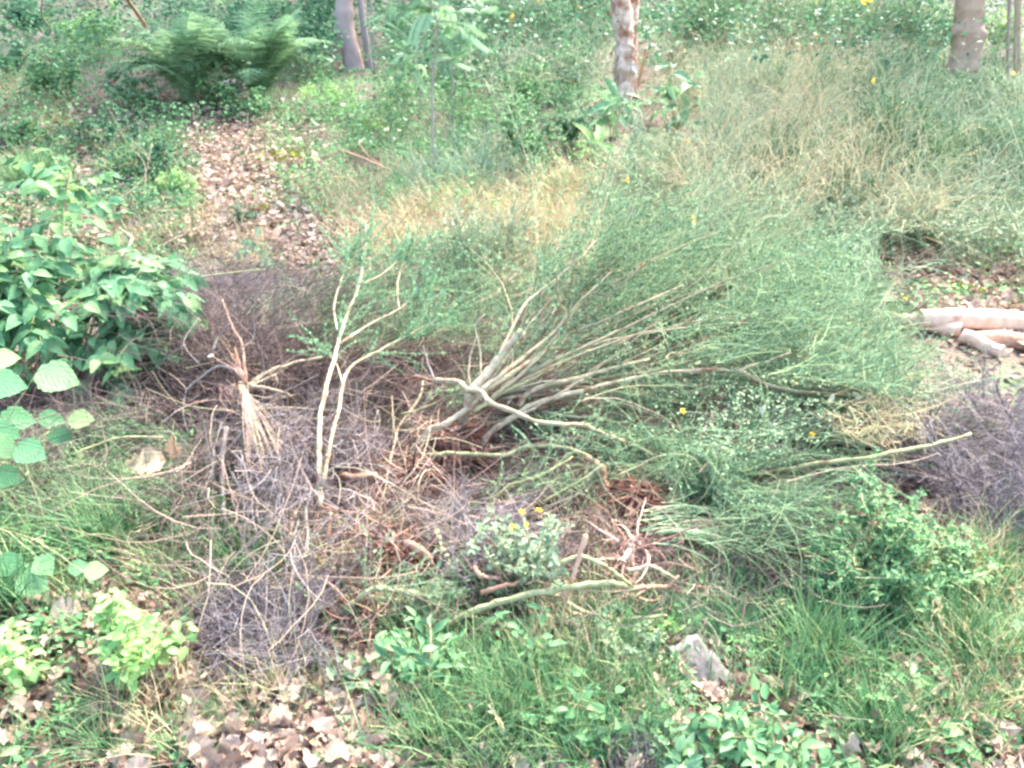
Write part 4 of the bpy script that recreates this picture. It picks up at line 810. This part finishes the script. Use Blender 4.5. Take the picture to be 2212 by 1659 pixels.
# grass tuft on the left bank, seed grass etc.
def tuft(px, py, wpx, hpx, m, label, n=260, cat='grass tuft', group='grass tufts', name='grass_tuft', spread=.35, r=.0016):
    b = P1(px, py); s = mpp(b); w, h = wpx * s / 2, hpx * s / CP; t = MB(); base = np.repeat(b[None], n, 0) + rng.normal(size=(n, 3)) * [w * .3, w * .3, 0]; base[:, 2] = hgt(base[:, 0], base[:, 1])
    C = strands(base, Z + rng.normal(size=(n, 3)) * [spread, spread, .1], h * rng.uniform(.6, 1.15, n), 6, .5, .6, .03); sweep(t, C, (r * (1 + .12 * b[1])) * np.array([1, 1, 1, .9, .7, .4, .1])[None].repeat(n, 0), 3, rng.random(n)); return t.build(name, M[m], None, label, cat, group, origin=b)
tuft(85, 415, 130, 100, 'grass', 'fine green grass tuft at the left above the leafy shrub', 500)
tuft(285, 390, 90, 80, 'grass', 'dark grass tuft behind the arching bare twig', 320)
tuft(60, 245, 110, 60, 'straw', 'withered straw tuft at the left edge of the bank', 300)
tuft(345, 330, 80, 60, 'grass', 'narrow grass tuft right of the dark heathy shrub', 200)
tuft(930, 420, 150, 90, 'grass_blue', 'pale blue-green grass tuft left of the sapling foot', 90, r=.0026)
tuft(1010, 400, 150, 90, 'grass_blue', 'drooping blue-green grass tuft at the sapling foot', 110, spread=.7, r=.0028)
tuft(1745, 300, 110, 70, 'straw', 'bleached pinkish grass tuft among the broom', 420, spread=.5, r=.0018)
tuft(1560, 240, 150, 70, 'straw', 'dry grass tuft below the grey twigs right of birches', 360, spread=.6)
tuft(1360, 1690, 150, 130, 'grey', 'grey withered grass tuft at the bottom centre', 420, spread=.3, r=.0012)
tuft(2130, 1590, 240, 110, 'straw', 'dry grass tuft lying over at the bottom right', 420, spread=1.0, r=.0014)
tuft(1560, 1380, 150, 120, 'grass_blue', 'soft green tuft below the dark bushy shrub', 150, spread=.6, r=.0011)
tuft(2060, 1440, 200, 190, 'grass', 'tall green grass tuft under the dark bushy shrub', 230, spread=.3, r=.0014)
tuft(1760, 1450, 240, 200, 'grass', 'tall grass tuft right of the grey wood slab', 260, spread=.3, r=.0014)
tuft(1900, 1640, 260, 190, 'grass', 'grass tuft at the bottom right among leaves', 240, spread=.3, r=.0014)
tuft(1100, 1560, 240, 190, 'grass', 'green grass tuft in front of the pile centre', 460, spread=.35, r=.0012)
tuft(1230, 1430, 160, 160, 'straw', 'sparse dry stalks rising in front of the pile', 60, spread=.25, r=.0012)
tuft(240, 1200, 200, 190, 'grass', 'green grass tuft left of the grey brush', 300, spread=.45, r=.0012)
tuft(30, 1330, 120, 190, 'grass', 'grass tuft at the left edge beside the round leaves', 120, spread=.25, r=.0016)
tuft(560, 1560, 260, 160, 'straw', 'sparse pale stalks on the bottom left litter', 60, spread=.35, r=.001)

def seedgrass(pts, label, m='straw', hs=.1):
    a = np.array(pts, float); W = P(a[:, 0], a[:, 1], a[:, 2]); c = catmull(W, 6); t = thing('seeding_grass', W[0], label, 'grass stalk', 'flowering grass stalks')
    mb = MB(); sweep(mb, c[None], np.linspace(.0016, .0008, len(c))[None], 4, .2); mb.build('stalk', M['grass'], t)
    k = 44; L = np.linalg.norm(c - c[-1], axis=1); q = c[L < hs]; i = rng.integers(0, len(q), k); mb = MB(); ax = nrm(c[-1] - c[-4])[None]
    inst(mb, DIAM, q[i] + rng.normal(size=(k, 3)) * .0025, ax + rdir(k) * .45, rdir(k), rng.uniform(.009, .016, k), .4); mb.build('seed_head', M[m], t)
seedgrass([(1650, 1420, 0), (1665, 1360, .06), (1668, 1315, .12), (1690, 1293, .16)], 'curled pale seed head left of the dark bushy shrub foot')
seedgrass([(2005, 1480, 0), (2008, 1400, .10), (2012, 1350, .16), (2018, 1302, .22)], 'white seed head, left of the two near the right bank')
seedgrass([(2040, 1470, 0), (2040, 1390, .10), (2034, 1345, .18), (2028, 1300, .24)], 'white seed head, right of the two near the right bank')
seedgrass([(1960, 1600, 0), (1930, 1500, .08), (1890, 1420, .14), (1840, 1375, .20)], 'drooping seed head leaning left in the grass tufts', 'leaf_sage')
seedgrass([(1010, 1400, 0), (1000, 1320, .10), (975, 1230, .20), (945, 1150, .30)], 'tall pale grass ear rising before the grey brush')
seedgrass([(740, 1480, 0), (720, 1370, .08), (690, 1310, .14), (645, 1265, .18)], 'grass ear leaning left above the withered twigs', 'leaf_sage')
seedgrass([(1135, 1720, .02), (1120, 1640, .06), (1090, 1580, .12), (1060, 1530, .16)], 'pale grass ear at the bottom centre', 'straw')
for q, (x, y, lb) in enumerate([(1345, 260, 'thin dead stalk')][:0]): pass

# ------------------------------------------------------------------ feathery saplings
def feathery(base, path, label, nl, region, r=.012, ll=.30):
    b = P1(*base); mb = MB(); t = thing('feathery_sapling', b, label, 'sapling', 'feathery-leaved saplings')
    Y = b[1]; W = []
    for (x, y) in path:
        u = (x / 1106 - 1) * TH; v = (829.5 - y) / 1106 * TH; W.append([u / (CP + v * SP) * Y, Y, CAMZ + (-SP + v * CP) / (CP + v * SP) * Y])
    c = world_stem(mb, W, r, r * .5, 6, .6, .006); mb.build('stem', M['bark_grey'], t)
    zs = (c[:, 2] - c[0, 2]); ok = np.where((zs > region[0]) & (zs < region[1]))[0]
    lb = MB(); tw = MB(); idx = rng.choice(ok, nl)
    Ct = strands(c[idx], rdir(nl) * [1, .8, .1] + [0, 0, .25], rng.uniform(.05, ll * 1.3, nl), 5, .4, .4, .05, False); sweep(tw, Ct, taper(nl, 6, .003, .0015), 4, .5); tw.build('twig', M['bark_grey'], t)
    for i in range(nl):
        for e in (3, 5):
            d0 = nrm(Ct[i, e] - Ct[i, e - 1]) + rng.normal(size=3) * .3; R = strands(Ct[i, e][None], d0[None], ll * rng.uniform(.5, .9), 13, .5, .3, .02, False)[0]; sweep(lb, R[None], .0012, 3, .6)
            tan = nrm(np.gradient(R, axis=0)); sd = nrm(np.cross(tan, Z)); up = np.cross(sd, tan); k = len(R); rn = rng.random()
            for sg in (-1, 1): inst(lb, OVATE, R[1:], nrm(sd * sg + tan * .45 - Z * .15)[1:], up[1:], ll * .20, .26, np.clip(rn + rng.normal(size=k - 1) * .1, 0, 1))
    lb.build('foliage', M['leaf_blue'], t); return t
feathery((940, 375), [(940, 375), (935, 300), (933, 200), (940, 110), (944, 40), (930, 0), (915, -80)], 'feathery sapling, front stem, bluish pinnate leaves in layers', 30, (.8, 2.1), .011)
feathery((972, 298), [(972, 298), (976, 200), (976, 100), (975, 0), (974, -90)], 'second feathery sapling just behind the front stem', 18, (.5, 2.2), .012)
feathery((905, 260), [(905, 260), (903, 150), (900, 60), (896, -20)], 'slender feathery sapling left of the front stem', 12, (.4, 1.6), .007)

# ------------------------------------------------------------------ upright broom on the right
BB = [(1500, 130, 190, 150, 'tall grey-green broom just right of the birches', 1200, 'broom', 4), (1640, 110, 220, 140, 'broom with yellow flowers at the top right of the birches', 1300, 'broom_pale', 7),
      (1780, 150, 220, 130, 'dark green broom below the bright yellow-green shrub', 1300, 'broom', 3), (1930, 140, 170, 130, 'flowering broom left of the broad brown trunk', 1100, 'broom', 4),
      (1620, 240, 220, 110, 'pale yellowish broom above the bleached grass', 1200, 'broom_pale', 3), (1860, 260, 260, 120, 'broad tangled broom in the middle of the right bank', 1600, 'broom', 2),
      (2080, 260, 200, 130, 'broom spreading below the broad brown trunk', 1300, 'broom', 3), (2190, 300, 120, 110, 'broom at the right edge below the slim stems', 900, 'broom_pale', 1),
      (1500, 420, 260, 150, 'grey-green broom above the crown of the pile', 1700, 'broom_pale', 2), (1700, 430, 230, 150, 'low broom between the pile and bleached grass', 1600, 'broom', 1),
      (1930, 430, 280, 190, 'large fine-twigged broom on the right bank', 2600, 'broom', 3), (2120, 440, 190, 160, 'fine broom near the right edge above bare litter', 1700, 'broom', 2),
      (1420, 480, 200, 120, 'blue-green broom directly behind the pile stems', 1300, 'broom_pale', 1), (1830, 500, 220, 110, 'sprawling broom over dark brush at right', 1300, 'broom', 2), (2040, 520, 150, 80, 'small broom above the leaf litter clearing', 800, 'broom', 0)]
for (x, y, w, h, lb, n, m, fl) in BB: broombush(x, y, w, h, lb, n, m, fl, n * 2)
broombush(1100, 120, 160, 110, 'grey broom with yellow flowers left of the birches', 900, 'broom', 4, 1600)
broombush(1260, 90, 160, 110, 'broom with orange-yellow flowers behind the birch', 900, 'broom', 4, 1600)
broombush(1040, 590, 190, 120, 'light green broom shoots behind the sapling of the pile', 1100, 'broom_pale', 0, 2400, name='broom_bush')

# ------------------------------------------------------------------ left leafy shrub
S = thing('leafy_shrub', P1(120, 900), 'large fresh green shrub with pointed leaves at the left edge', 'shrub')
sb = MB(); LS = []
for pts, r in (([(140, 900, 0), (170, 800, .18), (200, 700, .34), (230, 620, .46), (300, 560, .55)], .008), ([(120, 900, 0), (100, 780, .24), (70, 660, .46), (40, 560, .62), (20, 500, .72)], .009),
               ([(110, 900, 0), (130, 720, .32), (135, 560, .58), (140, 440, .78), (150, 370, .92)], .008), ([(130, 900, 0), (60, 800, .2), (-20, 700, .4), (-60, 640, .5)], .008), ([(300, 870, 0), (294, 740, .16), (290, 640, .34), (296, 560, .5)], .005),
               ([(150, 890, 0), (230, 800, .16), (290, 740, .26), (330, 700, .32)], .005), ([(110, 880, 0), (60, 720, .36), (10, 620, .55), (-40, 560, .65)], .006), ([(160, 800, .2), (220, 700, .36), (260, 640, .46), (340, 600, .52)], .004)):
    LS.append(stem(sb, pts, r, r * .4))
sb.build('stem', M['trunk_brown'], S)
tw = MB(); k = 210; w = rng.integers(0, len(LS), k); t_ = rng.uniform(.35, 1, k); base = np.array([LS[a][int(t * (len(LS[a]) - 1))] for a, t in zip(w, t_)])
Ct = strands(base, rdir(k) * [1, .8, .3] + [0, -.1, .15], rng.uniform(.12, .32, k), 6, .5, .3, .06); sweep(tw, Ct, taper(k, 7, .0022, .001), 4, .6); tw.build('twig', M['bark_green'], S)
lb = MB()
for j in range(1, 7):
    for sg in (-1, 1):
        s_ = rng.random(k) < .62; d = nrm(Ct[:, j] - Ct[:, j - 1]); sd = nrm(np.cross(d, Z)) * sg
        dd = nrm(sd * .8 + d * .5 - Z * .35 + rng.normal(size=(k, 3)) * .2)[s_]; inst(lb, HAZEL, Ct[s_, j], dd, nrm(np.array([0, -.35, 1.]) + rng.normal(size=(s_.sum(), 3)) * .35), rng.uniform(.055, .11, s_.sum()), .56, np.clip(rng.random(s_.sum()) ** 1.3 + .25 * (Ct[s_, j, 2] > .7), 0, 1))
inst(lb, HAZEL, Ct[:, -1], nrm(Ct[:, -1] - Ct[:, -2]) - Z * .3, nrm(np.array([0, -.35, 1.]) + rng.normal(size=(k, 3)) * .3), rng.uniform(.05, .085, k), .56, rng.random(k))
lb.build('foliage', M['hazel'], S, uv=True)
# round-leaved hazel shoot, close to the camera at the left edge
Hh = thing('hazel_shoot', P1(-60, 1150), 'hazel shoot with large round toothed leaves at the left edge', 'shrub')
def big(px, py, lift, wpx, rnd, d=(1, 0, -.25), nn=(0, -.75, 1), ly=1.05):
    p = P1(px, py, lift); s = mpp(p); mb = MB(); d = nrm(np.array([d], float)); L = wpx * s * ly; inst(mb, ROUND, (p - d[0] * L * .5)[None], d, np.array([nn], float), L, .88, rnd); mb.build('leaf', M['hazel'], Hh, uv=True); return p - d[0] * L * .5
ends = [big(125, 815, .50, 84, .8), big(12, 830, .52, 80, .45, (.9, .1, -.1)), big(176, 905, .35, 50, .95, (1, .1, 0)), big(66, 976, .36, 66, .55, (1, -.2, -.3)), big(10, 935, .40, 60, .35), big(5, 965, .38, 60, .9, (.6, -.4, -.6)),
        big(112, 905, .33, 50, .15, (.8, .3, -.2)), big(40, 905, .36, 66, .2, (.7, .3, -.2)), big(8, 775, .55, 60, 1., (.8, .2, .1)), big(130, 940, .3, 50, .1, (.8, -.2, -.2)), big(15, 1030, .25, 60, .1, (.9, 0, -.2)),
        big(208, 1232, .16, 46, 1., (1, .2, 0)), big(96, 1222, .16, 54, .8, (.8, -.6, -.3)), big(20, 1220, .16, 60, .3), big(70, 1260, .12, 70, .7, (.9, -.2, -.2)), big(170, 1225, .12, 40, .6, (.9, .2, 0)), big(8, 1262, .12, 50, .1)]
hb = MB(); hub = P1(-60, 1150, 0)
for e in ends: world_stem(hb, [hub, (hub * .45 + e * .55) + [0, 0, .06], e], .0035, .0012, 5, .5, .002)
hb.build('stem', M['bark_green'], Hh)

# ------------------------------------------------------------------ foreground leafy plants
leafy('herb', 290, 1490, 250, 200, 'leaf_lime', 'bright green oval-leaved plant at the lower left', 'plant', n=330, ls=.034, wid=.62, stems=14)
leafy('herb', 40, 1500, 120, 170, 'leaf_lime', 'yellow-green oval-leaved plant at the bottom left edge', 'plant', n=150, ls=.033, wid=.6, stems=8)
leafy('herb', 95, 1400, 90, 80, 'leaf_mid', 'small leafy seedling above the yellow-green plant at left', 'plant', n=50, ls=.03, wid=.6, stems=5)
leafy('herb', 30, 1640, 80, 100, 'leaf_mid', 'small herb in the bottom left corner', 'plant', n=30, ls=.04, wid=.5, stems=4)
leafy('herb', 915, 1500, 190, 150, 'leaf_mid', 'blue-green lance-leaved herb in front of the pile', 'plant', n=170, ls=.045, tpl=LANCE, wid=.38, stems=14)
leafy('herb', 1140, 1470, 140, 150, 'leaf_mid', 'mid green lance-leaved herb right of the blue-green one', 'plant', n=120, ls=.043, tpl=LANCE, wid=.38, stems=12)
leafy('herb', 1195, 1560, 110, 120, 'leaf_mid', 'young nettle-like herb with bright tip leaves', 'plant', n=34, ls=.042, wid=.5, stems=5)
leafy('herb', 1255, 1640, 200, 150, 'leaf_mid', 'four-leaved herb group at the bottom centre', 'plant', n=110, ls=.042, wid=.5, stems=12)
leafy('herb', 1340, 1560, 90, 90, 'leaf_lime', 'small bright herb above the grey withered tuft', 'plant', n=16, ls=.05, wid=.5, stems=3)
leafy('herb', 1600, 1700, 280, 170, 'leaf_mid', 'leafy herb patch at the bottom right of centre', 'plant', n=420, ls=.036, wid=.48, stems=30)
leafy('herb', 1480, 1690, 160, 130, 'leaf_blue', 'bluish leafy herb left of the larger herb patch', 'plant', n=150, ls=.036, wid=.48, stems=14)
leafy('herb', 1740, 1690, 110, 90, 'leaf_mid', 'small herb right of the larger herb patch', 'plant', n=50, ls=.045, wid=.5, stems=6)
leafy('herb', 1935, 1600, 180, 120, 'leaf_mid', 'green herb among tall grass at the lower right', 'plant', n=90, ls=.045, wid=.5, stems=8)
leafy('herb', 2150, 1460, 120, 90, 'leaf_blue', 'pale veined herb near the right edge', 'plant', n=40, ls=.055, wid=.5, stems=5)
leafy('herb', 2050, 1690, 150, 110, 'leaf_mid', 'herb in the bottom right corner', 'plant', n=70, ls=.045, wid=.5, stems=6)
leafy('herb', 790, 1510, 100, 90, 'leaf_sage', 'pale sage herb left of the blue-green herb', 'plant', n=50, ls=.04, wid=.5, stems=5)
# sage leaved sprig with yellow flowers
t = leafy('sage_sprig', 1140, 1320, 170, 230, 'leaf_sage', 'pale sage-green sprig with yellow flowers in the pile front', 'plant', n=1500, ls=.02, wid=.5, stems=16)
petals(t, [P1(1128, 1107, .30), P1(1165, 1104, .30), P1(1110, 1138, .28), P1(1140, 1136, .28)], .011)
leafy('sage_sprig', 1330, 1450, 260, 110, 'leaf_sage', 'second pale sage sprig spreading below the pink roots', 'plant', n=1500, ls=.017, wid=.45, stems=18)
leafy('sage_sprig', 1430, 1400, 120, 80, 'leaf_lime', 'yellowish small-leaved sprig right of the sage one', 'plant', n=500, ls=.017, wid=.45, stems=9)
leafy('sage_sprig', 960, 1330, 130, 90, 'leaf_sage', 'low sage sprig beside the olive root stems', 'plant', n=400, ls=.016, wid=.45, stems=9)
leafy('shrub', 1000, 1150, 90, 60, 'leaf_mid', 'small green shoot in the grey brush', 'plant', n=160, ls=.022, wid=.5, stems=6)
# dark bushy shrub at lower right
leafy('shrub', 1900, 1310, 270, 270, 'leaf_mid', 'bushy small-leaved shrub at the lower right of the pile', n=6500, ls=.017, wid=.42, stems=46)
leafy('shrub', 1770, 1330, 170, 200, 'leaf_mid', 'darker small-leaved shrub left of the bushy one', n=3000, ls=.016, wid=.42, stems=26)
leafy('shrub', 2030, 1290, 140, 170, 'leaf_mid', 'small-leaved shrub right of the bushy one', n=2000, ls=.016, wid=.42, stems=20)
leafy('shrub', 1560, 1260, 200, 90, 'leaf_mid', 'low green shrub beside the arching fine twigs', n=1500, ls=.016, wid=.42, stems=20)
# grey heather at the right edge
def heather(px, py, wpx, hpx, label, n):
    b = P1(px, py); s = mpp(b); w, h = wpx * s / 2, hpx * s / CP; t = thing('dead_heather', b, label, 'dead bush', 'grey dead bushes at the right'); k = 34; sb = MB()
    base = np.repeat(b[None], k, 0) + rng.normal(size=(k, 3)) * [w * .35, w * .35, 0]; base[:, 2] = hgt(base[:, 0], base[:, 1]); C = strands(base, Z * .6 + rng.normal(size=(k, 3)) * [.6, .6, .1], h * rng.uniform(.7, 1.3, k), 6, .6, .4, .08)
    sweep(sb, C, taper(k, 7, .0035, .0015), 4, rng.random(k)); sb.build('stem', M['grey'], t); twiggery(t, list(C), n, (.05, .17), .8, .0013, 'grey', 0, None, .01, .05, .2, 'twig', .9, (0, 0, .2)); return t
heather(2090, 1080, 230, 230, 'grey-violet dead heather bush, in front at the right edge', 3600)
heather(2180, 960, 150, 170, 'grey dead heather bush behind at the right edge', 2200)
heather(2000, 960, 150, 120, 'small grey dead bush left of the heather', 1400)
heather(2170, 1180, 120, 120, 'brownish grey dead bush at right below the heather', 1200)

# ------------------------------------------------------------------ logs, stone, slab, moss
def log(name, a, b, r, label, m='log', r1=None):
    a, b = np.array(a), np.array(b); mb = MB(); n = 30; sides = 20; t = np.linspace(0, 1, n); C = a + (b - a) * t[:, None]; C[:, 2] += .01 * np.sin(t * 6); ax = nrm(b - a); u = nrm(np.cross(ax, Z)); w = np.cross(u, ax); ang = np.arange(sides) * 2 * np.pi / sides
    R = (r + ((r1 or r) - r) * t)[:, None] * (1 + .05 * rng.normal(size=(1, sides)) + .025 * rng.normal(size=(n, sides)))
    V = C[:, None] + R[..., None] * (np.cos(ang)[None, :, None] * u + np.sin(ang)[None, :, None] * w); i = (np.arange(n - 1) * sides)[:, None]; aa = np.arange(sides)[None]; bb = (aa + 1) % sides
    mb.add(V, np.stack([i + aa, i + bb, i + sides + bb, i + sides + aa], -1).reshape(-1, 4), .6)
    for e, s_ in ((0, 1), (n - 1, -1)):
        ctr = C[e]; ring = V[e]; mb.add(np.vstack([ring, ctr[None]]), np.array([[q, (q + 1) % sides, sides][::s_] for q in range(sides)]), .9)
    return mb.build(name, M[m], None, label, 'log', 'peeled logs at the right edge', origin=a)
p1, p2 = P1(1985, 690, .07), P1(2330, 702, .08)
log('log', p1, p2, .052, 'largest pale peeled log entering from the right edge', r1=.075)
log('log', P1(1925, 690, .04), P1(2075, 712, .045), .032, 'thin pale peeled stem in front of the largest log', r1=.04)
log('log', P1(2078, 728, .035), P1(2165, 760, .035), .040, 'short pinkish peeled log end below the largest log', r1=.036)
log('log', P1(2110, 735, .02), P1(2280, 742, .03), .045, 'rust-brown log tucked under the largest pale log', 'bark_pink', r1=.05)
mb = MB(); p = P1(2195, 210, .03); q = P1(2260, 260, .03); stem(mb, [(2165, 190, .05), (2200, 225, .05), (2240, 255, .05)], .035, .05); mb.build('log', M['log'], None, 'pale branch lying at the far right edge below slim stems', 'log', origin=p)
# grey wood slab standing in the grass
def slab(px, py, w, h, d, rz, tilt, m, label, name, cat):
    c = P1(px, py, 0); mb = MB(); nx_, nz_ = 9, 13; xs = np.linspace(-w / 2, w / 2, nx_); zs = np.linspace(-.04, h, nz_)
    XX, ZZ = np.meshgrid(xs, zs); taperz = 1 - .45 * (ZZ / h).clip(0, 1) ** 1.5; f = np.stack([XX * taperz, -d / 2 + .004 * rng.normal(size=XX.shape) + .004 * np.sin(XX * 300), ZZ + .004 * np.sin(XX * 60)], -1); bk = f.copy(); bk[..., 1] = d / 2 + .004 * rng.normal(size=XX.shape)
    ca, sa = math.cos(tilt), math.sin(tilt); cz, sz = math.cos(rz), math.sin(rz); Rm = np.array([[cz, -sz, 0], [sz, cz, 0], [0, 0, 1]]) @ np.array([[1, 0, 0], [0, ca, -sa], [0, sa, ca]]) @ np.array([[math.cos(.35), 0, -math.sin(.35)], [0, 1, 0], [math.sin(.35), 0, math.cos(.35)]])
    V = np.vstack([f.reshape(-1, 3), bk.reshape(-1, 3)]) @ Rm.T + c; N_ = nx_ * nz_; i = (np.arange(nz_ - 1)[:, None] * nx_ + np.arange(nx_ - 1)[None]).ravel(); F1 = np.stack([i, i + 1, i + nx_ + 1, i + nx_], -1); F2 = F1[:, ::-1] + N_
    e = []; 
    for r_ in range(nz_ - 1):
        a0, a1 = r_ * nx_, (r_ + 1) * nx_; e += [[a0, a1, a1 + N_, a0 + N_], [a0 + nx_ - 1, a0 + nx_ - 1 + N_, a1 + nx_ - 1 + N_, a1 + nx_ - 1]]
    for c_ in range(nx_ - 1): top = (nz_ - 1) * nx_ + c_; e += [[top, top + 1, top + 1 + N_, top + N_]]
    mb.add(V, np.vstack([F1, F2, np.array(e)]), .6); return mb.build(name, M[m], None, label, cat, origin=c)
slab(1565, 1540, .15, .20, .025, .15, -1.0, 'chunk', 'weathered grey wood slab lying tilted in the grass', 'wood_slab', 'wood slab')
def stone(px, py, r, label, m='stone', sq=(1, .8, .6), name='stone'):
    c = P1(px, py, 0); mb = MB(); u = np.linspace(0, np.pi, 12); w = np.linspace(0, 2 * np.pi, 18, endpoint=False); U, Wv = np.meshgrid(u, w, indexing='ij'); S_ = np.stack([np.sin(U) * np.cos(Wv), np.sin(U) * np.sin(Wv), np.cos(U)], -1)
    k = 1 + .14 * np.sin(3 * S_[..., 0] + 2 * S_[..., 2] + px) + .1 * np.sin(5 * S_[..., 1] - 3 * S_[..., 2]) + .03 * rng.normal(size=U.shape); i0 = np.arange(11)[:, None] * 18; j0 = np.arange(18)[None]; j1 = (j0 + 1) % 18
    mb.add(c + S_ * k[..., None] * r * np.array(sq) + [0, 0, r * sq[2] * .35], np.stack([i0 + j0, i0 + 18 + j0, i0 + 18 + j1, i0 + j1], -1).reshape(-1, 4), .5); return mb.build(name, M[m], None, label, name.replace('_', ' '), origin=c)
stone(500, 195, .16, 'grey-pink stone under the pale fern')
stone(1790, 1440, .045, 'small pale grey stone in the right grass')
stone(1660, 1385, .045, 'reddish brown stump end in the grass below the fine twigs', 'soil', (1, .8, .9), 'wood_stump')
stone(2145, 205, .09, 'dark grey stone at the far right below the slim stems')
def mosspad(px, py, w, label):
    c = P1(px, py, -.01); mb = MB(); n = 24; u = np.linspace(0, 1, 8); a = np.linspace(0, 2 * np.pi, n, endpoint=False); U, A_ = np.meshgrid(u, a, indexing='ij'); R_ = U * w * (1 + .25 * np.sin(2 * A_ + px) + .12 * np.sin(5 * A_)); x = c[0] + np.cos(A_) * R_; y = c[1] + np.sin(A_) * R_ * .8; z = hgt(x, y) + .05 * (1 - U ** 2) + .006 * rng.normal(size=U.shape) - .01 * (U > .95)
    i0 = np.arange(7)[:, None] * n; j0 = np.arange(n)[None]; j1 = (j0 + 1) % n; mb.add(np.stack([x, y, z], -1), np.stack([i0 + j0, i0 + n + j0, i0 + n + j1, i0 + j1], -1).reshape(-1, 4), .6)
    t = thing('moss_cushion', c, label, 'moss', 'moss cushions'); mb.build('cushion', M['moss'], t)
    k = 2600; rr = np.sqrt(rng.random(k)) * w; aa = rng.random(k) * 6.28; b = np.stack([c[0] + np.cos(aa) * rr, c[1] + np.sin(aa) * rr * .8, 0 * aa], -1); b[:, 2] = hgt(b[:, 0], b[:, 1]) + .045 * (1 - (rr / w) ** 2); f = MB(); inst(f, DIAM, b, Z + rdir(k) * .6, rdir(k), rng.uniform(.012, .028, k), .5); f.build('shoots', M['moss'], t)
mosspad(618, 345, .26, 'bright yellow-green moss cushion on the litter'); mosspad(120, 272, .2, 'olive moss cushion at the left bank'); mosspad(570, 460, .1, 'small moss cushion on the pinkish litter'); mosspad(800, 275, .16, 'brownish moss cushion under the thick trunk')
mosspad(2080, 640, .16, 'mossy grass cushion above the largest log')

# ------------------------------------------------------------------ larger single dead leaves
def dleaf(px, py, wpx, label, lift=.03, m='tan', rnd=.7, d=None, nn=None, tpl=OAK, wid=.9):
    p = P1(px, py, lift); s = mpp(p); L = wpx * s; d = np.array([d if d is not None else [rng.normal(), rng.normal() * .5, .2]], float); nn = np.array([nn if nn is not None else [rng.normal() * .2, -.6, 1]], float)
    mb = MB(); inst(mb, tpl, (p - nrm(d)[0] * L / 2)[None], d, nn, L, wid, rnd); return mb.build('dead_leaf', M[m], None, label, 'dead leaf', 'single fallen leaves', smooth=True, origin=p)
dleaf(315, 1000, 88, 'large tan curled leaf on the brush at left', .16, 'tan', .85, (1, .1, .1), (0, -.8, .6))
dleaf(383, 965, 55, 'folded brown leaf right of the large tan one', .18, 'tan', .3, (.3, -.1, -1), (-.6, -.8, .3))
dleaf(250, 1075, 70, 'dull pinkish leaf below the large tan one', .06, 'litter', .5, (.3, -.5, -.6), (0, -.8, .5))
dleaf(560, 1600, 110, 'largest pale leaf at the bottom left of centre', .03, 'litter', .95, (.3, -1, -.2), (0, -.6, 1))
dleaf(700, 1550, 90, 'pale leaf right of the largest one at the bottom', .03, 'litter', .9, (.7, 1, .2))
dleaf(420, 1610, 75, 'reddish tan leaf at the bottom left', .03, 'litter', .5, (1, .3, .1))
dleaf(480, 1520, 60, 'whitish leaf above the largest pale leaf', .03, 'litter', 1.)
dleaf(70, 1555, 50, 'greyish white leaf near the bottom left corner', .03, 'litter', 1.)
dleaf(200, 1590, 60, 'pinkish leaf near the bottom left corner', .03, 'litter', .75)
dleaf(80, 1490, 36, 'small white leaf left of the oval-leaved plant', .03, 'litter', 1.)
dleaf(750, 1500, 45, 'orange-brown leaf at the bottom centre left', .03, 'tan', .0)
dleaf(150, 1320, 70, 'pale dry leaf above the oval-leaved plant', .05, 'litter', .9)
dleaf(195, 1345, 40, 'yellowish leaf at the oval-leaved plant top', .07, 'tan', .6)
dleaf(1625, 965, 46, 'rust coloured leaf caught on the right of the pile', .26, 'bark_pink', .2, (.1, 0, -1), (.3, -1, .2), OVATE, .5)
dleaf(1760, 828, 20, 'tiny rust leaf caught on top of the pile', .28, 'bark_pink', .2, (0, 0, 1), (.3, -1, .2), OVATE, .5)
dleaf(2165, 1485, 50, 'yellow-green fallen leaf near the right edge', .06, 'leaf_lime', 1., (.6, .2, .5), (0, -1, .5))
dleaf(2100, 1575, 60, 'pinkish leaf at the lower right edge', .03, 'litter', .75)
dleaf(1950, 1620, 60, 'tan leaf at the bottom right in grass', .03, 'tan', .8)
dleaf(1215, 1580, 55, 'whitish curled leaf at the bottom centre', .05, 'litter', 1.)
dleaf(1195, 1275, 30, 'tiny pale leaf hanging before the sage sprig', .12, 'litter', .9)
dleaf(400, 1260, 30, 'orange-red leaf left of the dark hollow', .04, 'tan', .0)
dleaf(455, 770, 16, 'white flake caught on the dead shrub', .32, 'white', .9)
dleaf(120, 880, 60, 'pinkish leaf on the ground under the leafy shrub', .03, 'litter', .7)
# small white flowers on the bank
wf = thing('white_flower_patch', P1(690, 240), 'scatter of tiny white flowers in the grass under the thick trunk', 'wild flowers')
q = inpoly(34, rect(590, 130, 900, 320)); pp = P(q[:, 0], q[:, 1], .22)
mb = MB(); g0 = pp - [0, 0, .22]; sweep(mb, np.stack([g0, (g0 + pp) / 2 + rng.normal(size=pp.shape) * .01, pp], 1), .0018, 3, .5); mb.build('stem', M['grass'], wf, kind='stuff')
petals(wf, pp, .028, 'white')
